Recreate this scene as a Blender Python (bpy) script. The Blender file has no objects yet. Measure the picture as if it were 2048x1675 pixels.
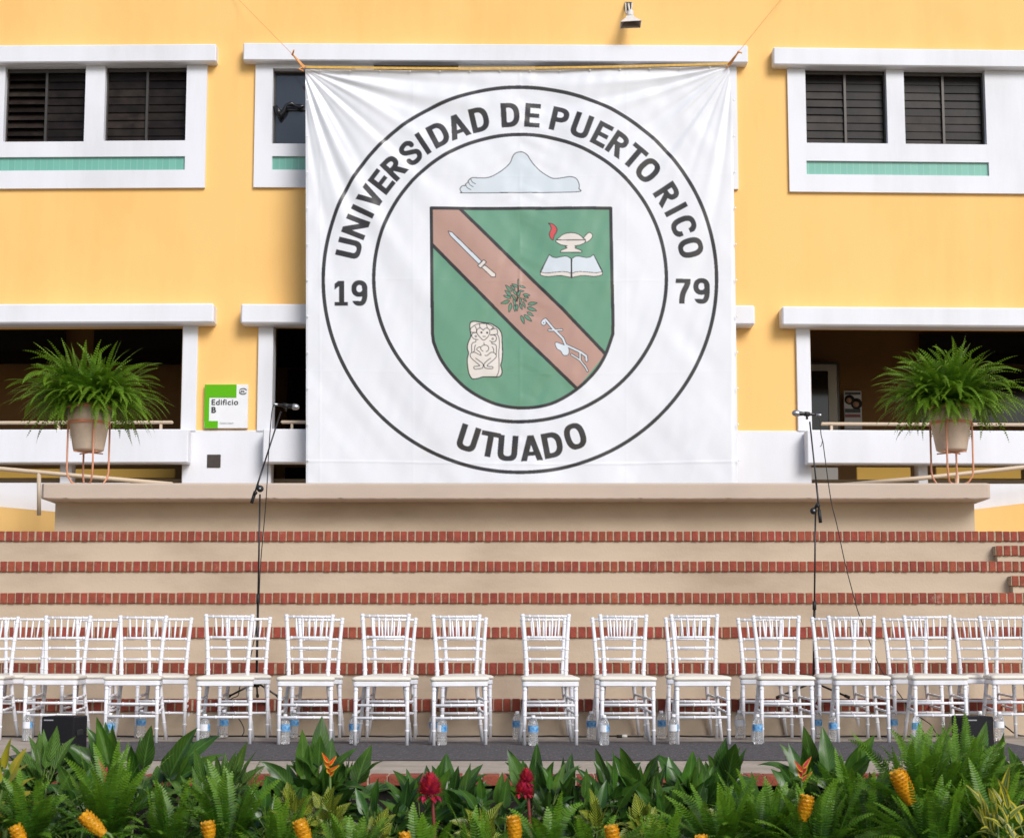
import bpy, math, random
import numpy as np
from mathutils import Vector, Matrix
random.seed(7); np.random.seed(7)
R = math.radians
scene = bpy.context.scene
col = scene.collection

# ------------------------------------------------------------------ camera
W0, H0 = 2048.0, 1675.0
PITCH = R(6.4); FH = 3146.0; HORIZ = 1298.0; CZ = 0.70
FP_ = FH*math.cos(PITCH); PPV = HORIZ-FP_*math.tan(PITCH)
cam_d = bpy.data.cameras.new('camera'); cam = bpy.data.objects.new('camera', cam_d); col.objects.link(cam)
cam.location = (0, 0, CZ); cam.rotation_euler = (math.pi/2+PITCH, 0, 0)
cam_d.sensor_width = 36; cam_d.lens = FP_/W0*36; cam_d.shift_y = (PPV-H0/2)/W0
cam_d.clip_start = 0.1; cam_d.clip_end = 2000
cam_d.dof.use_dof = True; cam_d.dof.focus_distance = 13.0; cam_d.dof.aperture_fstop = 5.0
scene.camera = cam
# ------------------------------------------------------------------ light
SUN_EL, SUN_AZ = 36, 150         # azimuth clockwise from +Y (the sun is behind the camera, to the right)
w = bpy.data.worlds.new('World'); scene.world = w; w.use_nodes = True
nt = w.node_tree; sky = nt.nodes.new('ShaderNodeTexSky'); sky.sky_type = 'NISHITA'; sky.sun_disc = False
sky.sun_elevation = R(SUN_EL); sky.sun_rotation = R(SUN_AZ); sky.dust_density = 1.5; sky.air_density = 1.0; sky.ozone_density = 1
bg = nt.nodes['Background']; bg.inputs[1].default_value = 0.107
nt.links.new(sky.outputs[0], bg.inputs[0])
sd = bpy.data.lights.new('sun', 'SUN'); sd.energy = 2.3; sd.angle = R(28); sd.color = (1, 0.985, 0.97)
so = bpy.data.objects.new('sun', sd); col.objects.link(so)
sv = Vector((math.sin(R(SUN_AZ))*math.cos(R(SUN_EL)), math.cos(R(SUN_AZ))*math.cos(R(SUN_EL)), math.sin(R(SUN_EL))))
so.rotation_euler = (-sv).to_track_quat('-Z', 'Y').to_euler(); so.location = (4, -6, 12)
scene.view_settings.view_transform = 'Standard'; scene.view_settings.look = 'None'
scene.view_settings.exposure = 0.33; scene.view_settings.gamma = 1

# ------------------------------------------------------------------ helpers
CP, SP = math.cos(PITCH), math.sin(PITCH)
def ray(u, v):
    a = (u-1024)/FP_; b = -(v-PPV)/FP_
    return (a, CP-b*SP, SP+b*CP)
def P(u, v, Y):
    d = ray(u, v); t = Y/d[1]; return Vector((d[0]*t, Y, CZ+d[2]*t))
def PZ(u, v, z):
    d = ray(u, v); t = (z-CZ)/d[2]; return Vector((d[0]*t, d[1]*t, z))
def zat(v, Y): return P(1024, v, Y).z
XL, XR, YF = -3.75, 3.2, 20.7
def Yf(x):
    if x < XL: return YF+0.013*XL+0.018*(XL-x)
    if x > XR: return YF+0.013*XR+0.031*(x-XR)
    return YF+0.013*x
def FPt(u, v, o=0.0):
    Y = YF
    for _ in range(6):
        p = P(u, v, Y-o); Y = Yf(p.x)
    return P(u, v, Y-o)
def srgb(r, g, b):
    f = lambda c: (c/255/12.92 if c/255 <= .04045 else ((c/255+.055)/1.055)**2.4)
    return (f(r), f(g), f(b))

class MB:
    def __init__(s): s.v = []; s.f = []; s.m = []; s.uv = []; s.sm = []
    def add(s, vs, fs, m=0, uv=None, smooth=False):
        b = len(s.v); s.v += [tuple(p) for p in vs]
        for f in fs: s.f.append(tuple(i+b for i in f)); s.m.append(m); s.sm.append(smooth)
        if uv is None: uv = [(0, 0)]*len(vs)
        s.uv += uv
    def box(s, x0, x1, y0, y1, z0, z1, m=0, fn=None):
        vs = [(x, y, z) for x in (x0, x1) for y in (y0, y1) for z in (z0, z1)]
        if fn: vs = [fn(*p) for p in vs]
        s.add(vs, [(0, 1, 3, 2), (4, 6, 7, 5), (0, 4, 5, 1), (2, 3, 7, 6), (0, 2, 6, 4), (1, 5, 7, 3)], m)
    def bbox(s, x0, x1, y0, y1, z0, z1, m=0, b=.01, fn=None):
        """box with chamfered edges"""
        vs = []; idx = {}
        X = (x0, x1); Y = (y0, y1); Z = (z0, z1)
        for i in (0, 1):
            for j in (0, 1):
                for k in (0, 1):
                    sx = b if i == 0 else -b; sy = b if j == 0 else -b; sz = b if k == 0 else -b
                    idx[i, j, k, 0] = len(vs); vs.append((X[i], Y[j]+sy, Z[k]+sz))
                    idx[i, j, k, 1] = len(vs); vs.append((X[i]+sx, Y[j], Z[k]+sz))
                    idx[i, j, k, 2] = len(vs); vs.append((X[i]+sx, Y[j]+sy, Z[k]))
        g = lambda i, j, k, a: idx[i, j, k, a]
        fs = []
        for i in (0, 1): fs.append([g(i, 0, 0, 0), g(i, 1, 0, 0), g(i, 1, 1, 0), g(i, 0, 1, 0)])
        for j in (0, 1): fs.append([g(0, j, 0, 1), g(1, j, 0, 1), g(1, j, 1, 1), g(0, j, 1, 1)])
        for k in (0, 1): fs.append([g(0, 0, k, 2), g(1, 0, k, 2), g(1, 1, k, 2), g(0, 1, k, 2)])
        for i in (0, 1):
            for j in (0, 1): fs.append([g(i, j, 0, 0), g(i, j, 1, 0), g(i, j, 1, 1), g(i, j, 0, 1)])
            for k in (0, 1): fs.append([g(i, 0, k, 0), g(i, 1, k, 0), g(i, 1, k, 2), g(i, 0, k, 2)])
            for j in (0, 1):
                for k in (0, 1): fs.append([g(i, j, k, 0), g(i, j, k, 1), g(i, j, k, 2)])
        for j in (0, 1):
            for k in (0, 1): fs.append([g(0, j, k, 1), g(1, j, k, 1), g(1, j, k, 2), g(0, j, k, 2)])
        c = Vector(((x0+x1)/2, (y0+y1)/2, (z0+z1)/2)); out = []
        for f in fs:
            p = [Vector(vs[q]) for q in f]; n = (p[1]-p[0]).cross(p[2]-p[0]); fc = sum(p, Vector())/len(p)
            out.append(tuple(f) if n.dot(fc-c) > 0 else tuple(reversed(f)))
        if fn: vs = [fn(*p) for p in vs]
        s.add(vs, out, m)
    def tube(s, pts, r, n=8, m=0, cap=True, smooth=True):
        pts = [Vector(p) for p in pts]; k = len(pts)
        rs = r if isinstance(r, (list, tuple)) else [r]*k
        vs = []; fs = []
        t = (pts[1]-pts[0]).normalized()
        a = Vector((0, 0, 1)) if abs(t.z) < .9 else Vector((1, 0, 0))
        u = t.cross(a).normalized()
        for i, p in enumerate(pts):
            if i == 0: t = (pts[1]-pts[0])
            elif i == k-1: t = (pts[-1]-pts[-2])
            else: t = (pts[i+1]-pts[i]).normalized()+(pts[i]-pts[i-1]).normalized()
            if t.length < 1e-9: t = Vector((0, 0, 1))
            t.normalize(); u = (u-t*u.dot(t)); u.normalize(); q = t.cross(u)
            for j in range(n):
                an = 2*math.pi*j/n; vs.append(p+(u*math.cos(an)+q*math.sin(an))*rs[i])
        for i in range(k-1):
            for j in range(n):
                j2 = (j+1) % n; fs.append((i*n+j, i*n+j2, (i+1)*n+j2, (i+1)*n+j))
        s.add(vs, fs, m, smooth=smooth)
        if cap:
            b = len(s.v)-len(vs)
            s.f.append(tuple(b+j for j in reversed(range(n)))); s.m.append(m); s.sm.append(False)
            s.f.append(tuple(b+(k-1)*n+j for j in range(n))); s.m.append(m); s.sm.append(False)
    def lathe(s, prof, c=(0, 0, 0), n=24, m=0, smooth=True, axis=None):
        c = Vector(c); vs = []; fs = []
        rot = Vector((0, 0, 1)).rotation_difference(Vector(axis)).to_matrix() if axis is not None else Matrix.Identity(3)
        for r, z in prof:
            for j in range(n):
                a = 2*math.pi*j/n; vs.append(c+rot@Vector((r*math.cos(a), r*math.sin(a), z)))
        for i in range(len(prof)-1):
            for j in range(n):
                j2 = (j+1) % n; fs.append((i*n+j, i*n+j2, (i+1)*n+j2, (i+1)*n+j))
        if prof[0][0] > 1e-5: fs.append(tuple(reversed(range(n))))
        if prof[-1][0] > 1e-5: fs.append(tuple((len(prof)-1)*n+j for j in range(n)))
        s.add(vs, fs, m, smooth=smooth)
    def prism(s, poly, y0, y1, m=0):
        """polygon of (x,z) extruded from y0 to y1"""
        n = len(poly); vs = [(x, y0, z) for x, z in poly]+[(x, y1, z) for x, z in poly]
        s.add(vs, [tuple(range(n)), tuple(reversed(range(n, 2*n)))]+[(i, n+i, n+(i+1) % n, (i+1) % n) for i in range(n)], m)
    def build(s, name, mats, parent=None, loc=None, recalc=False):
        me = bpy.data.meshes.new(name); me.from_pydata(s.v, [], s.f)
        if not isinstance(mats, (list, tuple)): mats = [mats]
        for m in mats: me.materials.append(m)
        me.polygons.foreach_set('material_index', s.m); me.polygons.foreach_set('use_smooth', s.sm)
        if any(t != (0, 0) for t in s.uv):
            uvl = me.uv_layers.new(name='UVMap'); li = np.empty(len(me.loops), dtype=np.int32)
            me.loops.foreach_get('vertex_index', li)
            uvl.data.foreach_set('uv', np.array(s.uv, dtype=np.float32)[li].ravel())
        me.update()
        if recalc:
            import bmesh
            bm = bmesh.new(); bm.from_mesh(me); bmesh.ops.recalc_face_normals(bm, faces=bm.faces); bm.to_mesh(me); bm.free()
        o = bpy.data.objects.new(name, me); col.objects.link(o)
        if parent is not None: o.parent = parent
        if loc is not None: o.location = loc
        return o
def tag(o, label=None, cat=None, group=None, kind=None):
    if label: o['label'] = label
    if cat: o['category'] = cat
    if group: o['group'] = group
    if kind: o['kind'] = kind
    return o
def empty(name, loc=(0, 0, 0), rz=0):
    o = bpy.data.objects.new(name, None); col.objects.link(o); o.location = loc; o.rotation_euler = (0, 0, rz)
    o.empty_display_size = .1; return o
def unparent_offset(root):
    """parts were modelled in world space: give them coordinates relative to the root"""
    for ch in root.children: ch.location = -Vector(root.location)
KIDS = {}
def copy_tree(o, parent=None):
    c = o.copy(); col.objects.link(c)
    if parent is not None: c.parent = parent
    for ch in list(o.children):
        if ch.name in ORIG: copy_tree(ch, c)
    return c
ORIG = set()

# ------------------------------------------------------------------ materials
def mat(name, c, rough=.6, var=.0, vscale=3., bump=0., bscale=40., spec=.5, metal=0., c2=None, island=0., trans=0., coat=0.):
    m = bpy.data.materials.new(name); m.use_nodes = True; nt = m.node_tree; N = nt.nodes; L = nt.links
    b = N['Principled BSDF']; b.inputs['Roughness'].default_value = rough; b.inputs['Metallic'].default_value = metal
    b.inputs['Specular IOR Level'].default_value = spec
    b.inputs['Base Color'].default_value = (*c, 1)
    if coat: b.inputs['Coat Weight'].default_value = coat
    tc = N.new('ShaderNodeTexCoord'); out = None
    if var > 0 or c2:
        no = N.new('ShaderNodeTexNoise'); no.inputs['Scale'].default_value = vscale; no.inputs['Detail'].default_value = 6
        no.inputs['Roughness'].default_value = .6
        L.new(tc.outputs['Object'], no.inputs['Vector'])
        cr = N.new('ShaderNodeValToRGB'); cr.color_ramp.elements[0].position = .35; cr.color_ramp.elements[1].position = .65
        a = c2 if c2 else tuple(x*(1-var) for x in c)
        cr.color_ramp.elements[0].color = (*a, 1); cr.color_ramp.elements[1].color = (*c, 1)
        L.new(no.outputs[0], cr.inputs[0]); out = cr.outputs[0]
    if island > 0:
        g = N.new('ShaderNodeNewGeometry'); hs = N.new('ShaderNodeHueSaturation')
        mr = N.new('ShaderNodeMapRange'); mr.inputs[3].default_value = 1-island; mr.inputs[4].default_value = 1+island
        L.new(g.outputs['Random Per Island'], mr.inputs[0]); L.new(mr.outputs[0], hs.inputs['Value'])
        mr2 = N.new('ShaderNodeMapRange'); mr2.inputs[3].default_value = .5-island*.045; mr2.inputs[4].default_value = .5+island*.045
        mm = N.new('ShaderNodeMath'); mm.operation = 'MULTIPLY'; mm.inputs[1].default_value = 7.13
        fr = N.new('ShaderNodeMath'); fr.operation = 'FRACT'
        L.new(g.outputs['Random Per Island'], mm.inputs[0]); L.new(mm.outputs[0], fr.inputs[0]); L.new(fr.outputs[0], mr2.inputs[0])
        L.new(mr2.outputs[0], hs.inputs['Hue'])
        if out: L.new(out, hs.inputs['Color'])
        else: hs.inputs['Color'].default_value = (*c, 1)
        out = hs.outputs[0]
    if out: L.new(out, b.inputs['Base Color'])
    if bump > 0:
        n2 = N.new('ShaderNodeTexNoise'); n2.inputs['Scale'].default_value = bscale; n2.inputs['Detail'].default_value = 5
        L.new(tc.outputs['Object'], n2.inputs['Vector'])
        bp = N.new('ShaderNodeBump'); bp.inputs['Strength'].default_value = bump; bp.inputs['Distance'].default_value = .01
        L.new(n2.outputs[0], bp.inputs['Height']); L.new(bp.outputs[0], b.inputs['Normal'])
    if trans > 0:
        tr = N.new('ShaderNodeBsdfTranslucent'); mx = N.new('ShaderNodeMixShader'); mx.inputs[0].default_value = trans
        if out: L.new(out, tr.inputs[0])
        else: tr.inputs[0].default_value = (*c, 1)
        L.new(b.outputs[0], mx.inputs[1]); L.new(tr.outputs[0], mx.inputs[2])
        L.new(mx.outputs[0], N['Material Output'].inputs[0])
    return m

def stain_mat(name, c, c_st, amount=.12, rough=.75, bump=.15, bscale=60, streak=(1, 1, .15)):
    """painted render with soft vertical weathering streaks and fine blotches of their own shape"""
    m = mat(name, c, rough, 0, 3, bump, bscale); nt = m.node_tree; N = nt.nodes; L = nt.links; b = N['Principled BSDF']
    tc = N.new('ShaderNodeTexCoord'); mp = N.new('ShaderNodeMapping'); mp.inputs['Scale'].default_value = streak
    L.new(tc.outputs['Object'], mp.inputs[0])
    n1 = N.new('ShaderNodeTexNoise'); n1.inputs['Scale'].default_value = 2.2; n1.inputs['Detail'].default_value = 8; n1.inputs['Roughness'].default_value = .65
    L.new(mp.outputs[0], n1.inputs['Vector'])
    n2 = N.new('ShaderNodeTexNoise'); n2.inputs['Scale'].default_value = .7; n2.inputs['Detail'].default_value = 4
    L.new(tc.outputs['Object'], n2.inputs['Vector'])
    ad = N.new('ShaderNodeMath'); ad.operation = 'MULTIPLY'; L.new(n1.outputs[0], ad.inputs[0]); L.new(n2.outputs[0], ad.inputs[1])
    mr = N.new('ShaderNodeMapRange'); mr.inputs[1].default_value = .2; mr.inputs[2].default_value = .42; mr.inputs[3].default_value = 0; mr.inputs[4].default_value = amount
    L.new(ad.outputs[0], mr.inputs[0])
    mx = N.new('ShaderNodeMix'); mx.data_type = 'RGBA'; mx.inputs['A'].default_value = (*c, 1); mx.inputs['B'].default_value = (*c_st, 1)
    L.new(mr.outputs[0], mx.inputs['Factor']); L.new(mx.outputs['Result'], b.inputs['Base Color'])
    return m
YEL = (.88, .54, .185); WHT = (.75, .755, .80); TAN = (.505, .405, .30)
M = {}
M['yellow'] = stain_mat('yellow_paint', YEL, (.81, .455, .135), .6, .8, .12, 45)
M['white'] = stain_mat('white_paint', WHT, (.62, .62, .64), .65, .65, .08, 30)
M['tan'] = stain_mat('tan_render', TAN, (.37, .28, .20), .9, .85, .22, 40, (.35, 1, 1))
M['slabtan'] = stain_mat('slab_render', (.52, .42, .34), (.42, .335, .27), .6, .85, .10, 60, (.5, 1, 1))
M['rail'] = mat('tan_metal', (.60, .47, .34), .45)
M['inner'] = mat('shaded_corridor_paint', (.20, .095, .025), .8, .1, 2)  # shade of the ochre corridor wall is put into this dark brown
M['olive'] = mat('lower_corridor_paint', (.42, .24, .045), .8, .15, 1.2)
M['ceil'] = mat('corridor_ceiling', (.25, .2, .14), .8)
M['darkglass'] = mat('dark_glass', (.006, .006, .008), .08)
M['midglass'] = mat('window_glass', (.02, .023, .03), .06, spec=.8)
M['louvre'] = mat('louvre_slat', (.024, .0175, .015), .40, .6, 5, island=.6, spec=.12)
M['alu'] = mat('dark_aluminium', (.06, .052, .046), .4, metal=.3)
M['doorw'] = mat('door_paint', (.35, .33, .3), .5)
M['tile'] = None
M['chair'] = mat('chair_white_paint', (.80, .80, .84), .34, .05, 8, 0, spec=.5, c2=(.72, .71, .73))
M['cushion'] = mat('ivory_vinyl', (.76, .705, .61), .4, .06, 6, .12, 18)
M['black'] = mat('black_metal', (.012, .012, .014), .38)
M['rubber'] = mat('black_rubber', (.012, .012, .012), .6)
M['grille'] = mat('mic_grille', (.45, .45, .47), .35, metal=.9)
M['copper'] = mat('salmon_metal', (.66, .29, .17), .42, .1, 12)
M['pot'] = mat('pot_plastic', (.62, .50, .39), .55, .15, 8, .1, 60)
M['potrim'] = mat('pot_rim', (.52, .22, .13), .5, .15, 10)
M['soil'] = mat('soil', (.012, .009, .006), .95, .3, 30, .5, 60)
M['box'] = mat('speaker_cabinet', (.006, .006, .008), .6, bump=.3, bscale=300, spec=.25)
M['logo'] = mat('grey_lettering', (.30, .30, .32), .5)
M['strap'] = mat('yellow_strap', (.72, .42, .07), .6, .3, 30)
M['cord'] = mat('orange_cord', (.75, .35, .12), .7)
M['gold'] = mat('tie_thread', (.8, .8, .75), .6)
M['signw'] = mat('sign_white', (.80, .80, .82), .35, .05, 4)
M['signg'] = mat('sign_green', (.10, .42, .003), .5, spec=.2)
M['ink'] = mat('black_ink', (.02, .02, .022), .5)
M['greyink'] = mat('grey_ink', (.45, .45, .46), .6)
M['vent'] = mat('vent_brown', (.055, .042, .035), .7, .2, 20)
M['horn'] = mat('horn_plastic', (.66, .64, .62), .45, .1, 20)
M['horn_in'] = mat('horn_inside', (.42, .35, .31), .55)
M['bag'] = mat('black_plastic_bag', (.01, .01, .012), .25)
M['asphalt'] = mat('asphalt', (.068, .062, .066), .95, .35, 26, .8, 120, c2=(.13, .118, .118), spec=.2)
M['concrete'] = mat('concrete', (.44, .37, .30), .9, .25, 4, .4, 120, c2=(.33, .27, .21))
M['brickred'] = None
# grit sparkle in the asphalt
def add_voronoi_grit(m, scale, bright):
    nt = m.node_tree; N = nt.nodes; L = nt.links; b = N['Principled BSDF']; src = b.inputs['Base Color'].links[0].from_socket
    tc = N.new('ShaderNodeTexCoord'); vo = N.new('ShaderNodeTexVoronoi'); vo.inputs['Scale'].default_value = scale
    L.new(tc.outputs['Object'], vo.inputs['Vector'])
    lt = N.new('ShaderNodeMath'); lt.operation = 'LESS_THAN'; lt.inputs[1].default_value = .22; L.new(vo.outputs['Distance'], lt.inputs[0])
    se = N.new('ShaderNodeSeparateColor'); L.new(vo.outputs['Color'], se.inputs[0])
    gt = N.new('ShaderNodeMath'); gt.operation = 'GREATER_THAN'; gt.inputs[1].default_value = .6; L.new(se.outputs[0], gt.inputs[0])
    mu = N.new('ShaderNodeMath'); mu.operation = 'MULTIPLY'; L.new(lt.outputs[0], mu.inputs[0]); L.new(gt.outputs[0], mu.inputs[1])
    mx = N.new('ShaderNodeMix'); mx.data_type = 'RGBA'; mx.inputs['B'].default_value = (*bright, 1)
    L.new(mu.outputs[0], mx.inputs['Factor']); L.new(src, mx.inputs['A']); L.new(mx.outputs['Result'], b.inputs['Base Color'])
add_voronoi_grit(M['asphalt'], 38, (.30, .27, .26)); add_voronoi_grit(M['asphalt'], 90, (.20, .18, .18))
# bricks: per-brick colour, white efflorescence patches
def brick_mat():
    m = mat('red_brick', (.30, .062, .034), .85, .3, 14, .5, 90, island=.13); nt = m.node_tree; N = nt.nodes; L = nt.links
    b = N['Principled BSDF']; src = b.inputs['Base Color'].links[0].from_socket
    tc = N.new('ShaderNodeTexCoord'); n = N.new('ShaderNodeTexNoise'); n.inputs['Scale'].default_value = 5.5; n.inputs['Detail'].default_value = 9; n.inputs['Roughness'].default_value = .75
    L.new(tc.outputs['Object'], n.inputs['Vector'])
    mr = N.new('ShaderNodeMapRange'); mr.inputs[1].default_value = .60; mr.inputs[2].default_value = .72; mr.inputs[4].default_value = .55
    L.new(n.outputs[0], mr.inputs[0])
    mx = N.new('ShaderNodeMix'); mx.data_type = 'RGBA'; mx.inputs['B'].default_value = (.50, .33, .27, 1)
    L.new(mr.outputs[0], mx.inputs['Factor']); L.new(src, mx.inputs['A']); L.new(mx.outputs['Result'], b.inputs['Base Color'])
    return m
M['brickred'] = brick_mat()
M['mortar'] = mat('mortar', (.46, .36, .25), .9, .3, 25, .4, 90)
def tile_mat():
    m = mat('green_tile', (.14, .44, .34), .25); nt = m.node_tree; N = nt.nodes; L = nt.links; b = N['Principled BSDF']
    tc = N.new('ShaderNodeTexCoord'); se = N.new('ShaderNodeSeparateXYZ'); L.new(tc.outputs['Object'], se.inputs[0])
    mu = N.new('ShaderNodeMath'); mu.operation = 'MULTIPLY'; mu.inputs[1].default_value = 1/.088; L.new(se.outputs[0], mu.inputs[0])
    fr = N.new('ShaderNodeMath'); fr.operation = 'FRACT'; L.new(mu.outputs[0], fr.inputs[0])
    lt = N.new('ShaderNodeMath'); lt.operation = 'LESS_THAN'; lt.inputs[1].default_value = .07; L.new(fr.outputs[0], lt.inputs[0])
    fl = N.new('ShaderNodeMath'); fl.operation = 'FLOOR'; L.new(mu.outputs[0], fl.inputs[0])
    wn = N.new('ShaderNodeTexWhiteNoise'); wn.noise_dimensions = '1D'; L.new(fl.outputs[0], wn.inputs['W'])
    cr = N.new('ShaderNodeValToRGB'); cr.color_ramp.elements[0].color = (.155, .40, .32, 1); cr.color_ramp.elements[1].color = (.175, .44, .35, 1)
    L.new(wn.outputs['Value'], cr.inputs[0])
    mx = N.new('ShaderNodeMix'); mx.data_type = 'RGBA'; mx.inputs['B'].default_value = (.27, .50, .42, 1)
    L.new(lt.outputs[0], mx.inputs['Factor']); L.new(cr.outputs[0], mx.inputs['A']); L.new(mx.outputs['Result'], b.inputs['Base Color'])
    return m
M['tile'] = tile_mat()
def leaf_mat(name, ca, cb, rough=.38, stripes=0., cs=(.35, .5, .08), trans=.28, island=.3, vs=5, tip=None):
    """blade colours by leaf: dark base colour, lighter mottling, optional pale side veins following the blade's own UV"""
    m = mat(name, cb, rough, 0, vs, 0, 40, c2=ca, island=island, trans=trans, spec=.45); nt = m.node_tree; N = nt.nodes; L = nt.links
    b = N['Principled BSDF']; src = b.inputs['Base Color'].links[0].from_socket
    uv = N.new('ShaderNodeUVMap'); se = N.new('ShaderNodeSeparateXYZ'); L.new(uv.outputs[0], se.inputs[0])
    ab = N.new('ShaderNodeMath'); ab.operation = 'ABSOLUTE'; L.new(se.outputs[0], ab.inputs[0])
    last = src
    if stripes > 0:
        m1 = N.new('ShaderNodeMath'); m1.operation = 'MULTIPLY_ADD'; m1.inputs[1].default_value = -.32
        L.new(ab.outputs[0], m1.inputs[0]); L.new(se.outputs[1], m1.inputs[2])
        m2 = N.new('ShaderNodeMath'); m2.operation = 'MULTIPLY'; m2.inputs[1].default_value = 60; L.new(m1.outputs[0], m2.inputs[0])
        sn = N.new('ShaderNodeMath'); sn.operation = 'SINE'; L.new(m2.outputs[0], sn.inputs[0])
        mr = N.new('ShaderNodeMapRange'); mr.inputs[1].default_value = .2; mr.inputs[2].default_value = .75; mr.inputs[4].default_value = stripes
        L.new(sn.outputs[0], mr.inputs[0])
        mx = N.new('ShaderNodeMix'); mx.data_type = 'RGBA'; mx.inputs['B'].default_value = (*cs, 1)
        L.new(mr.outputs[0], mx.inputs['Factor']); L.new(last, mx.inputs['A']); last = mx.outputs['Result']
    # midrib
    lt = N.new('ShaderNodeMapRange'); lt.inputs[1].default_value = .05; lt.inputs[2].default_value = .12; lt.inputs[3].default_value = .55; lt.inputs[4].default_value = 0
    L.new(ab.outputs[0], lt.inputs[0])
    mx = N.new('ShaderNodeMix'); mx.data_type = 'RGBA'; mx.inputs['B'].default_value = (cs[0], cs[1], cs[2], 1)
    L.new(lt.outputs[0], mx.inputs['Factor']); L.new(last, mx.inputs['A']); last = mx.outputs['Result']
    if name == 'edged_leaf':
        mr = N.new('ShaderNodeMapRange'); mr.inputs[1].default_value = .45; mr.inputs[2].default_value = .7; L.new(ab.outputs[0], mr.inputs[0])
        mx = N.new('ShaderNodeMix'); mx.data_type = 'RGBA'; mx.inputs['B'].default_value = (.62, .52, .03, 1)
        L.new(mr.outputs[0], mx.inputs['Factor']); L.new(last, mx.inputs['A']); last = mx.outputs['Result']
    if tip:
        mr = N.new('ShaderNodeMapRange'); mr.inputs[1].default_value = .35; mr.inputs[2].default_value = 1; mr.inputs[4].default_value = .8
        L.new(se.outputs[1], mr.inputs[0])
        mx = N.new('ShaderNodeMix'); mx.data_type = 'RGBA'; mx.inputs['B'].default_value = (*tip, 1)
        L.new(mr.outputs[0], mx.inputs['Factor']); L.new(last, mx.inputs['A']); last = mx.outputs['Result']
    L.new(last, b.inputs['Base Color'])
    for n in N:
        if n.type == 'BSDF_TRANSLUCENT': L.new(last, n.inputs[0])
    return m
M['leaf'] = leaf_mat('broad_leaf', (.014, .042, .010), (.062, .155, .014), .30, .25, (.12, .24, .05))
M['leafv'] = leaf_mat('striped_leaf', (.018, .055, .014), (.055, .14, .02), .3, .8, (.18, .30, .06))
M['leafy'] = leaf_mat('yellow_veined_leaf', (.012, .045, .010), (.035, .09, .014), .4, .95, (.50, .52, .05))
M['leafb'] = leaf_mat('edged_leaf', (.05, .10, .05), (.09, .16, .05), .4, .0, (.60, .55, .05), island=.2)
M['fern'] = leaf_mat('fern_leaf', (.024, .075, .006), (.070, .185, .010), .45, 0, (.14, .28, .02), .35, .35, 8, tip=(.19, .37, .02))
M['fernpot'] = leaf_mat('pot_fern_leaf', (.030, .092, .007), (.10, .23, .012), .45, 0, (.12, .24, .02), .35, .4, 7, tip=(.20, .36, .015))
M['stem'] = mat('plant_stem', (.10, .16, .03), .5)
M['redstem'] = mat('red_stem', (.20, .03, .03), .5)
M['cone'] = mat('yellow_bract', (.78, .38, .015), .38, .2, 30, trans=.15, island=.18)
M['torch'] = mat('red_bract', (.52, .028, .07), .45, .2, 30, trans=.15, island=.35)
M['helic'] = mat('orange_bract', (.80, .10, .015), .4, trans=.2, island=.25)
M['helicy'] = mat('yellow_bract_edge', (.80, .50, .05), .4, trans=.2, island=.2)
M['pink'] = mat('pink_bract', (.65, .05, .09), .4, trans=.2, island=.15)
M['clear'] = None
def clear_mat():
    m = bpy.data.materials.new('clear_plastic_water'); m.use_nodes = True; nt = m.node_tree; b = nt.nodes['Principled BSDF']
    b.inputs['Base Color'].default_value = (.93, .95, .97, 1); b.inputs['Transmission Weight'].default_value = .84; b.inputs['Specular IOR Level'].default_value = .8
    b.inputs['IOR'].default_value = 1.30; b.inputs['Roughness'].default_value = .05
    return m
M['clear'] = clear_mat()
M['cap'] = mat('bottle_cap', (.82, .82, .84), .4)
M['lblue'] = mat('blue_label', (.02, .17, .45), .45, .4, 60, c2=(.22, .45, .66))
M['lwhite'] = mat('white_label', (.78, .78, .80), .5, .1, 60)

# ------------------------------------------------------------------ ground
g = MB(); g.add([(-400, -300, -.92), (400, -300, -.92), (400, 900, -.92), (-400, 900, -.92)], [(0, 1, 2, 3)])
M['earth'] = mat('earth', (.10, .085, .06), .95, .4, 1.5, .4, 20, c2=(.05, .09, .03))
tag(g.build('ground', M['earth']), kind='structure')
YD = 8.88                                   # front edge of the paved strip
g = MB(); g.box(-16, 16, 9.05, 21.0, -.93, 0)
tag(g.build('pavement', M['concrete']), kind='structure')
g = MB(); xa = PZ(168, 1480, 0).x; xb = PZ(1985, 1480, 0).x
n = 60; vs = []
for i in range(n+1):
    x = xa+(xb-xa)*i/n; vs += [(x+.0, 10.02, .004), (x, 12.08+.015*math.sin(i*1.7), .004)]
g.add(vs, [(2*i, 2*i+2, 2*i+3, 2*i+1) for i in range(n)])
tag(g.build('road', M['asphalt']), kind='structure')
# brick nosing of the paved strip
def brick_run(mb, x0, x1, y0, y1, z0, z1, pitch=.075, joint=.0145, jit=.002, hb=.0):
    x = x0; mb.box(x0, x1, y0+.006, y1, z0+.004, z1-.004, 1)
    while x < x1-.02:
        wd = pitch-joint+random.uniform(-.004, .004); e = min(x+wd, x1); j = lambda: random.uniform(-jit, jit)
        dz = j(); mb.bbox(x+joint/2, e+joint/2, y0+j(), y1-.01, z0+j()*1.5, z1+dz, 0, .004); x += pitch+random.uniform(-.003, .003)
k = MB(); brick_run(k, -5.2, 5.2, YD, 9.05, -.06, .0, .105, .009)
k.box(-16, 16, 8.96, 9.045, -.93, -.065, 2)
ko = k.build('kerb', [M['brickred'], M['mortar'], M['soil']]); tag(ko, kind='structure')

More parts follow.
